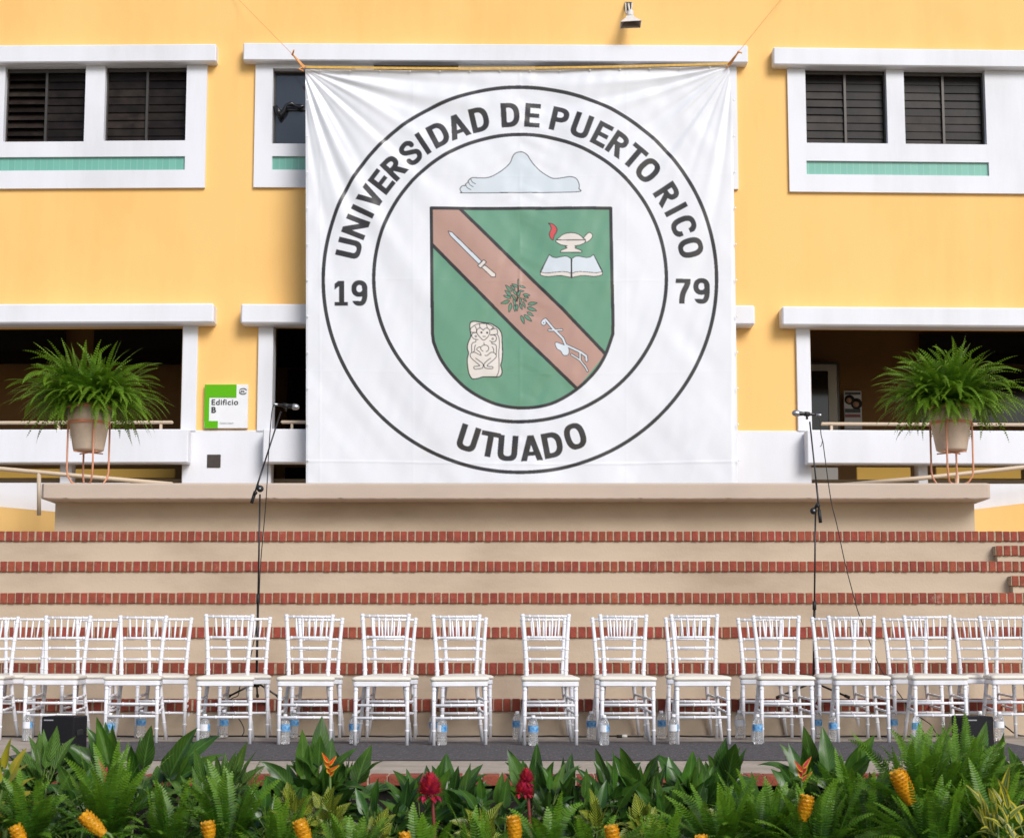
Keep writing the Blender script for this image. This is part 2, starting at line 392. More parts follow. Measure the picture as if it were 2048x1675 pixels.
# ------------------------------------------------------------------ steps and stage
Yn = [13.05, 13.45, 14.05, 14.70, 15.10, 15.50]
Vn = [1398, 1325, 1253, 1185, 1122, 1062]
Zn = [zat(v, y-.02) for v, y in zip(Vn, Yn)]
st = empty('brick_steps', (0, 13.05, 0))
XE0, XE1 = -8.5, 9.0
for i in range(6):
    z0 = 0 if i == 0 else Zn[i-1]
    y1 = 16.30 if i == 5 else Yn[i+1]+.05
    q = MB(); q.box(XE0, XE1, Yn[i], y1, z0-.1 if i else -.05, Zn[i]-.098)
    # tread behind the bricks
    q.box(XE0, XE1, Yn[i]+.19, y1, Zn[i]-.099, Zn[i]-.002)
    q.build('riser', M['tan'], st)
    q = MB(); brick_run(q, XE0, XE1, Yn[i]-.022, Yn[i]+.185, Zn[i]-.098, Zn[i], .0755)
    q.build('brick_course', [M['brickred'], M['mortar']], st)
# side flight with half-height steps at the right end
for (u, v, ya, yb, zb) in ((1990, 1091, 15.41, 15.52, Zn[4]), (2021, 1151, 15.01, 15.12, Zn[3])):
    z = zat(v, ya); x = P(u, v, ya).x
    q = MB(); brick_run(q, x, XE1, ya-.022, yb, z-.098, z, .0755); q.build('half_step_course', [M['brickred'], M['mortar']], st)
    q = MB(); q.box(x+.02, XE1, ya, yb, zb, z-.098); q.build('half_step_riser', M['tan'], st)
unparent_offset(st)
tag(st, 'wide flight of six tan steps edged with red brick behind the chairs', 'steps')

stage = empty('stage', (0, 15.9, 1.9))
zt, zb_ = zat(965, 15.9), zat(998, 15.9)
x0, x1 = P(80, 980, 15.9).x, P(1983, 980, 15.9).x
q = MB(); N_ = 260; vs = []
for i in range(N_+1):
    t = i/N_; x = x0+(x1-x0)*t; e = min(t, 1-t)*N_*((x1-x0)/N_)     # distance to the end
    rb = max(0, .05-e); yy = 15.9+(.05-math.sqrt(max(0, .05**2-rb**2)))
    n1 = random.uniform(-.0015, .0015)+(0.006 if random.random() < .04 else 0)
    up = .04*max(0, 1-e/.18)**2
    vs += [(x, 17.4, zb_+.0), (x, yy+.012, zb_+n1+up*.3), (x, yy, zb_+.012+n1+up*.3), (x, yy, zt-.022), (x, yy+.008, zt-.006), (x, yy+.03, zt), (x, 17.4, zt)]
fs = []
for i in range(N_):
    for j in range(6): fs.append((i*7+j, (i+1)*7+j, (i+1)*7+j+1, i*7+j+1))
    fs.append((i*7+6, (i+1)*7+6, (i+1)*7, i*7))
fs += [tuple(range(6, -1, -1)), tuple(N_*7+j for j in range(7))]
q.add(vs, fs); q.build('slab', M['slabtan'], stage)
q = MB(); xs0, xs1 = P(110, 1030, 16.22).x, P(1949, 1030, 16.22).x
q.box(xs0, xs1, 16.22, 17.35, Zn[5]-.1, zb_+.03); q.build('stage_wall', M['tan'], stage)
unparent_offset(stage)
tag(stage, 'raised tan concrete stage with overhanging slab above the brick steps', 'stage')

# ramps behind the stage
def poly_y(pts, Y): return [(P(u, v, Y).x, P(u, v, Y).z) for u, v in pts]
for side in (0, 1):
    rw = empty('ramp_wall', (0, 18.5, 1))
    if side == 0:
        a = [(-260, 965), (260, 965), (260, 1110), (-260, 1110)]; b = [(-260, 990), (0, 1013), (135, 1025), (135, 1110), (-260, 1110)]
    else:
        a = [(1800, 967), (2320, 967), (2320, 1110), (1800, 1110)]; b = [(1925, 1021), (1950, 1018), (2048, 1006), (2320, 975), (2320, 1110), (1925, 1110)]
    q = MB(); q.prism(poly_y(a, 18.6), 18.6, 18.8); q.build('white_parapet', M['white'], rw, recalc=True)
    q = MB(); q.prism(poly_y(b, 18.42), 18.42, 18.58); q.build('yellow_base', M['yellow'], rw, recalc=True)
    unparent_offset(rw)
    tag(rw, ('low white and yellow ramp wall at the left end of the stage', 'low white and yellow ramp wall at the right end of the stage')[side], 'wall')
    hr = empty('ramp_handrail', (0, 18.1, 1))
    pts = [(-260, 906), (0, 937), (345, 968)] if side == 0 else [(1680, 970), (1850, 955), (2048, 934), (2320, 903)]
    pp = [P(u, v, 18.1) for u, v in pts]
    q = MB(); q.tube(pp, .026, 10); q.build('rail', M['rail'], hr)
    for u, vt, vb in (((78, 944, 1030), (-190, 914, 1030)) if side == 0 else ((1914, 949, 1030), (2200, 918, 1030))):
        q = MB(); q.tube([P(u, vt, 18.1), P(u, vb, 18.1)], .024, 10); q.build('post', M['rail'], hr)
    unparent_offset(hr)
    tag(hr, ('tan tubular handrail sloping down behind the left potted fern', 'tan tubular handrail sloping up behind the right potted fern')[side], 'handrail')
q = MB(); q.box(-16, 16, 17.45, 20.6, -.3, 1.25)
tag(q.build('terrace', M['concrete']), kind='structure')

# ------------------------------------------------------------------ building
bld = empty('university_building', (0, YF, 0))
XA, XB, ZT = -13.5, 14.0, 12.0
def fr(u0, v0, u1, v1, o=0.0):
    vm = (v0+v1)/2; um = (max(u0, 0)+min(u1, 2048))/2
    if u0 > 2048 or u1 < 0: um = min(max(um, 0), 2048)
    return FPt(u0, vm, o).x, FPt(u1, vm, o).x, FPt(um, v1, o).z, FPt(um, v0, o).z    # x0,x1,z0,z1
BX = lambda x, y, z: (x, Yf(x)+y, z)
def fbox(mb, u0, v0, u1, v1, of, ob=0.0, m=0, bev=.012):
    x0, x1, z0, z1 = fr(u0, v0, u1, v1, of)
    mb.bbox(x0, x1, -of, -ob, z0, z1, m, bev, BX)
    return x0, x1, z0, z1
# openings (pixel rectangles on the wall plane)
win_up = [(-190, 136, -32, 287), (10, 135, 172, 286), (210, 133, 374, 284), (545, 139, 712, 290), (746, 126, 917, 290), (1070, 126, 1240, 290), (1275, 126, 1420, 290), (1610, 139, 1773, 289), (1807, 142, 1970, 291), (2110, 145, 2260, 295)]
open_lo = [(-560, 652, 363, 862), (545, 652, 1450, 862), (1622, 655, 2420, 862)]
open_gr = [(-560, 920, 362, 1100), (541, 920, 1450, 1100), (1624, 920, 2420, 1100)]
holes = [fr(*h) for h in win_up+open_lo+open_gr]
def wall(mb, x0, x1, z0, z1, holes, yo, yb, m=0):
    xs = sorted(set([x0, x1]+[x for x in (XL, XR) if x0 < x < x1]+[min(max(h[i], x0), x1) for h in holes for i in (0, 1)]))
    zs = sorted(set([z0, z1]+[h[i] for h in holes for i in (2, 3)]))
    inh = lambda x, z: any(h[0] < x < h[1] and h[2] < z < h[3] for h in holes)
    for i in range(len(xs)-1):
        for j in range(len(zs)-1):
            a, b, c, d = xs[i], xs[i+1], zs[j], zs[j+1]
            if b-a < 1e-6 or d-c < 1e-6 or inh((a+b)/2, (c+d)/2): continue
            for y, f in ((yo, (0, 1, 2, 3)), (yb, (3, 2, 1, 0))):
                mb.add([BX(a, y, c), BX(b, y, c), BX(b, y, d), BX(a, y, d)], [f], m)
    for h in holes:
        a, b, c, d = max(h[0], x0), min(h[1], x1), h[2], h[3]
        mb.add([BX(a, yo, c), BX(a, yb, c), BX(a, yb, d), BX(a, yo, d)], [(0, 1, 2, 3)], m)
        mb.add([BX(b, yo, c), BX(b, yb, c), BX(b, yb, d), BX(b, yo, d)], [(3, 2, 1, 0)], m)
        mb.add([BX(a, yo, c), BX(b, yo, c), BX(b, yb, c), BX(a, yb, c)], [(0, 1, 2, 3)], m)
        mb.add([BX(a, yo, d), BX(b, yo, d), BX(b, yb, d), BX(a, yb, d)], [(3, 2, 1, 0)], m)
q = MB(); wall(q, XA, XB, -.9, ZT, holes, 0, .2); q.build('wall', M['yellow'], bld)
q = MB(); q.box(XA, XB, .2, 12, ZT-.05, ZT+.15, 0, BX); q.box(XA, XA+.2, .2, 12, -.9, ZT-.05, 0, BX); q.box(XB-.2, XB, .2, 12, -.9, ZT-.05, 0, BX); q.box(XA, XB, 11.8, 12, -.9, ZT-.06, 0, BX)
q.build('outer_shell', M['yellow'], bld)
# interiors
zc_top = fr(545, 652, 1450, 860)[3]; zfl = 3.0; zc_top += .45
q = MB()
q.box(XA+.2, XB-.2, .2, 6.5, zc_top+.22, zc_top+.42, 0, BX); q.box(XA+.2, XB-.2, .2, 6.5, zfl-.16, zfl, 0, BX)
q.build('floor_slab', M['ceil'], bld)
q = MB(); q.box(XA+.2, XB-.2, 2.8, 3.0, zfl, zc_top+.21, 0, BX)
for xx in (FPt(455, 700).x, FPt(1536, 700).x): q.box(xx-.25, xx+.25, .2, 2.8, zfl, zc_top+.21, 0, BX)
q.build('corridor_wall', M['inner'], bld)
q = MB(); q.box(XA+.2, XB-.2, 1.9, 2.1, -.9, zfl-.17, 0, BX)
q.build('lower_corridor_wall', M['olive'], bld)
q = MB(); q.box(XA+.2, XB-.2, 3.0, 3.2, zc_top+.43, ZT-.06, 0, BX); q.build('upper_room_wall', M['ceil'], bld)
def inner_panel(u0, v0, u1, v1, o, thick, name, m, parent=bld):
    x0, x1, z0, z1 = fr(u0, v0, u1, v1, o); q = MB(); q.bbox(x0, x1, -o-thick, -o, z0, z1, 0, .01, BX); return q.build(name, m, parent)
for r in ((-300, 655, 132, 728), (188, 655, 420, 730), (470, 655, 760, 735), (1838, 668, 2400, 728), (1838, 738, 2400, 850), (575, 740, 700, 850)):
    inner_panel(*r, -2.79, .03, 'corridor_window', M['darkglass'])
inner_panel(1570, 724, 1679, 905, -2.79, .05, 'door_frame', M['alu'])
dr = inner_panel(1572, 729, 1674, 905, -2.73, .05, 'door', M['doorw'])
inner_panel(1580, 742, 1657, 880, -2.68, .03, 'door_glass', M['darkglass'], dr)
# lower level details: grey door, columns, paler ochre patches painting in light the wall lacks
inner_panel(1610, 935, 1676, 1010, -1.88, .04, 'lower_door', M['doorw'])
M['olive_light'] = mat('lit_ochre_paint', (.60, .36, .07), .8)
for r in ((1712, 935, 1820, 980), (1870, 935, 2040, 958), (-200, 938, 122, 957), (150, 938, 352, 957)):
    inner_panel(*r, -1.86, .05, 'lit_wall_patch', M['olive_light'])
for r in ((-200, 957.5, 119, 990), (152, 958, 355, 990), (1865, 960, 1900, 990), (1962, 958, 2300, 990), (570, 935, 700, 990)):
    inner_panel(*r, -1.84, .04, 'lower_window', M['darkglass'])
for a_ in ((117, 141), (1838, 1858)):
    q = MB(); fbox(q, a_[0], 926, a_[1], 1100, .0, -.2); q.build('short_column', M['white'], bld)
# ledges (sunshades)
for (u0, v0, u1, v1, of) in ((-600, 89, 432, 124, .17), (486, 88, 1496, 123, .17), (1547, 97, 2500, 132, .17)):
    q = MB(); fbox(q, u0, v0, u1, v1, of, -.02, bev=.015); q.build('window_ledge', M['white'], bld)
for (u0, v0, u1, v1) in ((-600, 606.6, 427, 646), (481, 608.5, 1510, 648), (1564, 613.5, 2500, 652)):
    q = MB(); fbox(q, u0, v0, u1, v1, .24, -.02, bev=.022); q.build('corridor_ledge', M['white'], bld)
# window groups
def slat_window(win, rect, ncol, seed, open_left=False, glass=False):
    x0, x1, z0, z1 = fr(*rect); rnd = random.Random(seed)
    if glass:
        q = MB(); q.box(x0, x1, .10, .115, z0, z1, 0, BX); q.build('pane', M['midglass'], win)
        q = MB()
        for a, b, c, d in ((x0, x0+.02, z0, z1), (x1-.02, x1, z0, z1), (x0, x1, z0, z0+.02), (x0, x1, z1-.02, z1), (x0, x1, z0+(z1-z0)*.48, z0+(z1-z0)*.48+.018)):
            q.box(a, b, .07, .098, c, d, 0, BX)
        q.build('glass_frame', M['alu'], win); return
    q = MB(); t = .018
    mid = x0+(x1-x0)*.5+rnd.uniform(-.01, .01)
    q.box(x0, x0+t, .05, .12, z0, z1, 0, BX); q.box(x1-t, x1, .05, .12, z0, z1, 0, BX)
    q.box(mid-.016, mid+.016, .045, .12, z0, z1, 0, BX)
    q.box(x0+t, mid-.016, .05, .12, z1-.05, z1, 0, BX); q.box(mid+.016, x1-t, .05, .12, z1-.05, z1, 0, BX)
    q.build('louvre_frame', M['alu'], win)
    q = MB(); n = 9
    for ci, (a, b) in enumerate(((x0+t, mid-.016), (mid+.016, x1-t))):
        for k in range(n):
            h = (z1-.05-z0)/n; zc = z0+h*(k+.5); ang = R(rnd.choice((rnd.uniform(4, 9), rnd.uniform(6, 15)))) if not (open_left and ci == 0) else R(34)
            hh = h*.56 if not (open_left and ci == 0) else h*.6; dz = hh*math.cos(ang); dy = hh*math.sin(ang)
            vs = [BX(a, .085-dy, zc-dz), BX(b, .085-dy, zc-dz), BX(b, .085+dy, zc+dz), BX(a, .085+dy, zc+dz)]
            vs += [(x, y+.006, z) for x, y, z in vs]
            q.add(vs, [(0, 1, 2, 3), (7, 6, 5, 4), (0, 4, 5, 1), (3, 2, 6, 7), (0, 3, 7, 4), (1, 5, 6, 2)])
    q.build('louvre_blades', M['louvre'], win)
groups = [dict(x=(-600, 412), y=(126, 376), wins=[0, 1, 2], tile=(-190, 315.5, 371, 342.5)),
          dict(x=(509, 1475), y=(127, 376), wins=[3, 4, 5, 6], tile=(545, 316, 1420, 343)),
          dict(x=(1577, 2500), y=(136, 385), wins=[7, 8, 9], tile=(1612, 325, 1976, 352))]
for gi, G in enumerate(groups):
    # white surround built as one flat band with holes
    x0, x1, z0, z1 = fr(G['x'][0], G['y'][0], G['x'][1], G['y'][1], .045)
    hs = [fr(*win_up[k]) for k in G['wins']]; tl = fr(*G['tile'])
    q = MB(); wall(q, x0, x1, z0, z1+.0, hs+[tl], -.045, -.002)
    # outer edges
    for a, b in ((x0, x0), (x1, x1)): q.add([BX(a, -.045, z0), BX(a, -.002, z0), BX(a, -.002, z1), BX(a, -.045, z1)], [(0, 1, 2, 3)])
    q.add([BX(x0, -.045, z0), BX(x1, -.045, z0), BX(x1, -.002, z0), BX(x0, -.002, z0)], [(0, 1, 2, 3)])
    for h in hs:      # white reveals of each opening
        for a, b, c, d in ((h[0]-.0, h[0]+.004, h[2], h[3]), (h[1]-.004, h[1], h[2], h[3]), (h[0]+.004, h[1]-.004, h[2], h[2]+.004), (h[0]+.004, h[1]-.004, h[3]-.004, h[3])):
            q.box(a, b, -.044, .19, c, d, 0, BX)
    q.build('window_surround', M['white'], bld, recalc=False)
    q = MB(); q.box(tl[0], tl[1], -.012, -.001, tl[2], tl[3], 0, BX); q.build('tile_band', M['tile'], bld)
    for k in G['wins']:
        r = win_up[k]; x0w, x1w, z0w, z1w = fr(*r)
        q = MB(); q.box(x0w+.004, x1w-.004, .13, .15, z0w+.004, z1w-.004, 0, BX)
        wo = q.build('window', M['darkglass'], bld)
        rr = (r[0]+1, r[1]+1, r[2]-1, r[3]-1)
        slat_window(wo, rr, 2, k+3, open_left=(k == 1), glass=(k == 3))
# corridor surrounds
for (u0, v0, u1, v1) in ((363.5, 646, 393.5, 862), (515, 647, 545, 862), (1450, 647, 1472, 862), (1594, 651, 1622, 862)):
    q = MB(); fbox(q, u0, v0, u1, v1, .05, -.21, bev=.006); q.build('opening_frame', M['white'], bld)
for (u0, v0, u1, v1) in ((362.5, 860, 541, 1110), (1450, 861, 1624, 1110)):
    q = MB(); fbox(q, u0, v0, u1, v1, .035, -.21, bev=.008); q.build('white_plinth', M['white'], bld)
for (u0, v0, u1, v1) in ((-600, 858, 376, 925.5), (525, 858, 1462, 925.5), (1614, 860, 2500, 927.5)):
    q = MB(); fbox(q, u0, v0, u1, v1, .26, .05 if u1 == 1462 or True else 0, bev=.015); fbox(q, u0+12 if u0 > 0 else u0, v0+2, u1-12, v1-2, .05, -.2, bev=.004)
    q.build('parapet', M['white'], bld)
def corr_rail(u0, u1, v, posts):
    root = None
    x0, x1, z0, z1 = fr(u0, v-5, u1, v+5, .1)
    q = MB(); q.bbox(x0, x1, -.13, -.05, z0+.015, z1-.015, 0, .012, BX); root = q.build('handrail', M['rail'], bld)
    for pu in posts:
        x = FPt(pu, v, .1).x; q = MB(); q.box(x-.016, x+.016, -.11, -.07, z0-.12, z0+.016, 0, BX)
        for dx in (-.09, .09): q.lathe([(.014, 0), (.010, .02), (.002, .05)], (x+dx, Yf(x)-.09, z0-.105), 8)
        q.build('rail_post', M['rail'], root)
corr_rail(-560, 346, 844.5, (-150, 117, 322)); corr_rail(562, 1440, 844.5, (584, 800, 1100)); corr_rail(1642, 2420, 848, (1663, 2180))
q = MB(); x0, x1, z0, z1 = fr(414, 908.5, 441, 934.5, .04); q.bbox(x0, x1, -.042, -.02, z0, z1, 0, .004, BX)
vo = q.build('vent_cover', M['vent'], bld)
# hairline paint drips
unparent_offset(bld)
tag(bld, 'two-storey yellow building with white window surrounds and open corridors', 'building')

# plastic bag caught in the window beside the banner
q = MB(); rb = random.Random(5)
path = [(549, 212), (556, 220), (563, 232), (567, 224), (573, 210), (583, 207), (592, 212), (600, 214), (608, 213)]
q.tube([FPt(u, v, -.03+.01*rb.uniform(-1, 1)) for u, v in path], [.03, .05, .035, .04, .028, .03, .022, .03, .02], 7)
q.tube([FPt(552, 214, -.02), FPt(558, 224, -.01), FPt(560, 238, -.02)], [.03, .045, .006], 6)
me = q.build('plastic_bag', M['bag']);
for v in me.data.vertices: v.co += Vector((rb.uniform(-.012, .012), rb.uniform(-.008, .008), rb.uniform(-.012, .012)))
tag(me, 'crumpled black plastic bag caught in the window left of the banner', 'plastic bag')

# poster in the right corridor
po = empty('poster', FPt(1705, 820, -2.75))
def pbox(u0, v0, u1, v1, o, th, name, m, par):
    x0, x1, z0, z1 = fr(u0, v0, u1, v1, o); q = MB(); q.box(x0, x1, -o-th, -o, z0, z1, 0, BX); return q.build(name, m, par)
M['posterw'] = mat('poster_paper', (.42, .42, .44), .5); M['posterk'] = mat('poster_black', (.01, .01, .012), .5); M['posterr'] = mat('poster_red', (.18, .02, .02), .5); M['skin'] = mat('printed_skin', (.35, .2, .13), .6)
pbox(1688, 782, 1723, 858, -2.76, .02, 'sheet', M['posterw'], po)
pbox(1690, 784, 1721, 789, -2.735, .004, 'header', M['posterk'], po); pbox(1690, 817, 1721, 825, -2.735, .004, 'caption_band', M['posterk'], po)
pbox(1690, 828, 1721, 834, -2.735, .004, 'red_band', M['posterr'], po)
for (u, v, r_) in ((1699, 799, .075), (1713, 807, .085)):
    c = FPt(u, v, -2.735); q = MB(); q.lathe([(r_, 0), (r_, .004)], c, 20, axis=(0, -1, 0)); d = q.build('picture', M['posterk'], po)
    q = MB(); q.lathe([(r_*.55, .0045), (r_*.55, .006)], c+Vector((-.01, 0, -.01)), 16, axis=(0, -1, 0)); q.build('face', M['skin'], d)
unparent_offset(po)
for d in po.children:
    for e in d.children: e.location = (0, 0, 0)
tag(po, 'printed notice with two round pictures on the wall of the right corridor', 'poster')

# ------------------------------------------------------------------ sign 'Edificio B'
sg = empty('building_sign', FPt(451, 812, .1))
def sbox(u0, v0, u1, v1, of, ob, name, m, bev=.003):
    x0, x1, z0, z1 = fr(u0, v0, u1, v1, of); q = MB(); q.bbox(x0, x1, -of, -ob, z0, z1, 0, bev, BX); return q.build(name, m, sg)
sbox(408.5, 768.5, 495.5, 856, .060, .0, 'panel', M['signw'], .004)
x0, x1, z0, z1 = fr(408.5, 768.5, 495.5, 856, .062)
def zx(u, v): p = FPt(u, v, .064); return p.x, p.z
q = MB()
for (u0, v0, u1, v1) in ((408.5, 768.5, 473, 794.5), (408.5, 794.5, 418.2, 841.5), (408.5, 841.5, 435.5, 856)):
    a, b, c, d = fr(u0, v0, u1, v1, .064); a = max(a, x0+.002); q.box(a, b, -.064, -.0605, c, d, 0, BX)
q.build('green_band', M['signg'], sg)
def text_mesh(txt, size, loc, m, name, parent, off=0., sx=1., depth=.002, rot=(math.pi/2, 0, 0), spacing=1.):
    cu = bpy.data.curves.new(name, 'FONT'); cu.body = txt; cu.size = size; cu.offset = off; cu.extrude = depth; cu.space_character = spacing
    o = bpy.data.objects.new(name, cu); col.objects.link(o); bpy.context.view_layer.update()
    me = bpy.data.meshes.new_from_object(o.evaluated_get(bpy.context.evaluated_depsgraph_get()))
    bpy.data.objects.remove(o); me.materials.clear(); me.materials.append(m)
    o = bpy.data.objects.new(name, me); col.objects.link(o); o.parent = parent; o.rotation_euler = rot; o.scale = (sx, 1, 1)
    return o, Vector(loc)
texts = []
PXM = 3146/20.6
texts.append(text_mesh('Edificio', 16.0/PXM, FPt(422.2, 809, .066), M['ink'], 'lettering', sg, .0009, 1.09, .0015, spacing=1.08))
texts.append(text_mesh('B', 16.5/PXM, FPt(422, 824.6, .066), M['ink'], 'lettering', sg, .0022, 1.1, .0015))
texts.append(text_mesh('Campus Utuado', 4.2/PXM, FPt(440, 846.5, .066), M['greyink'], 'small_lettering', sg, .0004, 1, .001))
texts.append(text_mesh('UPR', 6/PXM, FPt(478.5, 784.5, .066), M['ink'], 'emblem', sg, .0004, 1, .001))
unparent_offset(sg)
for o, l in texts: o.location = l-sg.location
q = MB()
for a0, a1 in ((200, 330), (20, 150)):
    c = FPt(486, 782, .066); pts = [c+Vector((.052*math.cos(R(a)), 0, .038*math.sin(R(a)))) for a in range(a0, a1+1, 10)]
    q.tube(pts, .0045, 5)
eo = q.build('emblem_ring', M['ink'], sg); eo.location = -sg.location
tag(sg, 'green and white Edificio B sign on the yellow pillar left of the banner', 'sign')

# ------------------------------------------------------------------ horn loudspeaker
hs_ = empty('horn_loudspeaker', FPt(1258, 28, .1))
def HP(u, v, o): return FPt(u, v, o)
q = MB()
a = [HP(1241, 43.5, .42), HP(1283, 41, .42), HP(1281, 56, .30), HP(1240, 57.5, .30)]
nk = [HP(1254.5, 31, .26), HP(1266.5, 31, .26), HP(1266.5, 35, .18), HP(1254.5, 35, .18)]
mid_ = [n_.lerp(a_, .55)+(Vector((0, 0, .012)) if i < 2 else Vector((0, 0, .0))) for i, (n_, a_) in enumerate(zip(nk, a))]
mid_ = [nk[i].lerp(mid_[i], .8) for i in range(4)]
cen = sum(mid_, Vector())/4; mid_ = [cen+(p-cen)*.82 for p in mid_]
q.add(nk+mid_+a, [(i+4*k, (i+1) % 4+4*k, (i+1) % 4+4*(k+1), i+4*(k+1)) for k in (0, 1) for i in range(4)])
inn = [x+(sum(a, Vector())/4-x)*.06 for x in a]
q.add(a+inn, [(i, (i+1) % 4, (i+1) % 4+4, i+4) for i in range(4)])
q.build('horn_mouth', M['horn'], hs_)
q = MB(); deep = [x.lerp(sum(nk, Vector())/4, .75)+Vector((0, 0, 0)) for x in inn]
q.add(inn+deep, [(i+4, (i+1) % 4+4, (i+1) % 4, i) for i in range(4)]+[(4, 5, 6, 7)]); q.build('horn_throat', M['horn_in'], hs_)
ax = (sum(nk, Vector())/4)-(sum(a, Vector())/4); ax.normalize(); base = sum(nk, Vector())/4
q = MB(); q.lathe([(.045, -.02), (.05, 0), (.044, .01), (.044, .055), (.05, .06), (.05, .10), (.038, .115)], base, 18, axis=ax)
q.build('driver', M['horn'], hs_)
q = MB(); t = HP(1256, 8, .05); q.tube([base+ax*.05, HP(1258, 16, .22), HP(1257, 8, .05)], .014, 8)
for du in (-6, 7): q.tube([HP(1257+du, 5, .01), HP(1257+du*.9, 17, .12), HP(1257+du*.8, 27, .2)], .010, 6)
q.build('bracket', M['horn'], hs_)
q = MB(); x0, x1, z0, z1 = fr(1250, 4, 1265, 19, .03); q.bbox(x0, x1, -.03, 0, z0, z1, 0, .004, BX); q.build('wall_plate', M['black'], hs_)
unparent_offset(hs_)
tag(hs_, 'grey horn loudspeaker mounted high on the yellow wall above the banner', 'loudspeaker')

# ------------------------------------------------------------------ banner
YB = 20.05
def vtop(u):
    t = (u-610)/850.0
    return 137.5+(130.5-137.5)*t+5.5*np.sin(np.pi*np.clip(t, 0, 1))
NU, NV = 860, 842
S = np.linspace(0, 1, NU)[None, :]; T = np.linspace(0, 1, NV)[:, None]
uL = 610.0+2.0*np.clip(T*2, 0, 1)+0*S
uR = 1458.5+5.5*np.clip(T*6, 0, 1)+14.5*T+0*S
UU = uL+(uR-uL)*S
VV = vtop(UU); VV = VV+(985-VV)*T
# print colours, drawn as vertex colours on the cloth (4 samples per vertex)
C4 = [np.empty((NV, NU, 3)) for _ in range(4)]
OFF = [(-.25, -.25), (.25, -.25), (-.25, .25), (.25, .25)]
PW = (.775, .785, .825)
for c in C4: c[:] = PW
lin = lambda *a: np.array(srgb(*a))
PB, PG, PT = lin(46, 42, 42), lin(103, 152, 125), lin(181, 144, 130)
PL, PC, PR_ = lin(210, 218, 225), lin(222, 214, 206), lin(205, 78, 80)
def region(u0, v0, u1, v1, pad=3):
    i0 = max(0, int((u0-612)/(868)*NU)-18); i1 = min(NU, int((u1-608)/848*NU)+18)
    j0 = max(0, int((v0-137)/848*NV)-14); j1 = min(NV, int((v1-128)/848*NV)+14)
    return slice(j0, j1), slice(i0, i1)
def paint(fn, colr, bb):
    js, is_ = region(*bb)
    for k, (du, dv) in enumerate(OFF):
        m = fn(UU[js, is_]+du, VV[js, is_]+dv); C4[k][js, is_][m] = colr
def inpoly(pts):
    P_ = np.array(pts, float)
    def f(x, y):
        r = np.zeros(x.shape, bool); n = len(P_); j = n-1
        for i in range(n):
            xi, yi = P_[i]; xj, yj = P_[j]
            if yi != yj:
                c = ((yi > y) != (yj > y)) & (x < (xj-xi)*(y-yi)/(yj-yi)+xi); r ^= c
            j = i
        return r
    return f
def bbof(pts, p=4):
    a = np.array(pts); return (a[:, 0].min()-p, a[:, 1].min()-p, a[:, 0].max()+p, a[:, 1].max()+p)
def nearpoly(pts, wd, closed=False, butt=False):
    P_ = [np.array(p, float) for p in pts]; segs = list(zip(P_[:-1], P_[1:]))
    if closed: segs.append((P_[-1], P_[0]))
    def f(x, y):
        r = np.zeros(x.shape, bool); h2 = (wd/2)**2
        for si, (a, b) in enumerate(segs):
            d = b-a; L2 = d@d
            if L2 < 1e-12: continue
            t = ((x-a[0])*d[0]+(y-a[1])*d[1])/L2
            if butt: e0, e1 = si == 0, si == len(segs)-1; tc = np.clip(t, 0, 1)
            else: e0 = e1 = False; tc = np.clip(t, 0, 1)
            dd = (x-a[0]-tc*d[0])**2+(y-a[1]-tc*d[1])**2; m = dd < h2
            if e0: m &= t >= 0
            if e1: m &= t <= 1
            r |= m
        return r
    return f
def smooth(pts, closed=False, n=6):
    p = [np.array(q, float) for q in pts]; k = len(p); out = []
    rng = range(k if closed else k-1)
    for i in rng:
        p0 = p[(i-1) % k] if closed or i > 0 else p[i]; p1 = p[i]; p2 = p[(i+1) % k]; p3 = p[(i+2) % k] if closed or i+2 < k else p2
        for s_ in range(n):
            t = s_/n; out.append(.5*((2*p1)+(-p0+p2)*t+(2*p0-5*p1+4*p2-p3)*t*t+(-p0+3*p1-3*p2+p3)*t**3))
    if not closed: out.append(p[-1])
    return [tuple(q) for q in out]
def fill(pts, c): paint(inpoly(pts), c, bbof(pts))
def line(pts, wd, c=PB, closed=False, butt=False): paint(nearpoly(pts, wd, closed, butt), c, bbof(pts, wd+3))
def ell(cx, cy, rx, ry, wd):
    def f(x, y):
        a = ((x-cx)/(rx+wd/2))**2+((y-cy)/(ry+wd/2))**2; b = ((x-cx)/(rx-wd/2))**2+((y-cy)/(ry-wd/2))**2
        return (a <= 1) & (b >= 1)
    return f
paint(ell(1040, 559.5, 393.5, 385, 7.3), PB, (640, 165, 1440, 952))
paint(ell(1040.3, 556, 292.7, 287, 7.2), PB, (740, 262, 1340, 850))
# --- lettering: bold condensed glyphs defined by simple strokes, unit cap height
TH = .218
def bx_(a, b, c, d): return lambda x, y: (x >= a) & (x <= b) & (y >= c) & (y <= d)
def ring(cx, cy, rx, ry, t=TH, n=2.7, tv=None):
    tv = tv or t*.92
    return lambda x, y: (np.abs((x-cx)/rx)**n+np.abs((y-cy)/ry)**n <= 1) & (np.abs((x-cx)/(rx-t))**n+np.abs((y-cy)/(ry-tv))**n >= 1)
def diag(x0, y0, x1, y1, t=TH):
    L = math.hypot(x1-x0, y1-y0)
    return lambda x, y: (np.abs((x-x0)*(y1-y0)-(y-y0)*(x1-x0))/L <= t/2) & (y >= 0) & (y <= 1)
def OR(*fs): return lambda x, y: np.logical_or.reduce([f(x, y) for f in fs])
def AND(*fs): return lambda x, y: np.logical_and.reduce([f(x, y) for f in fs])
NOT = lambda f: (lambda x, y: ~f(x, y))
GL = {}
GL['I'] = (TH, bx_(0, TH, 0, 1))
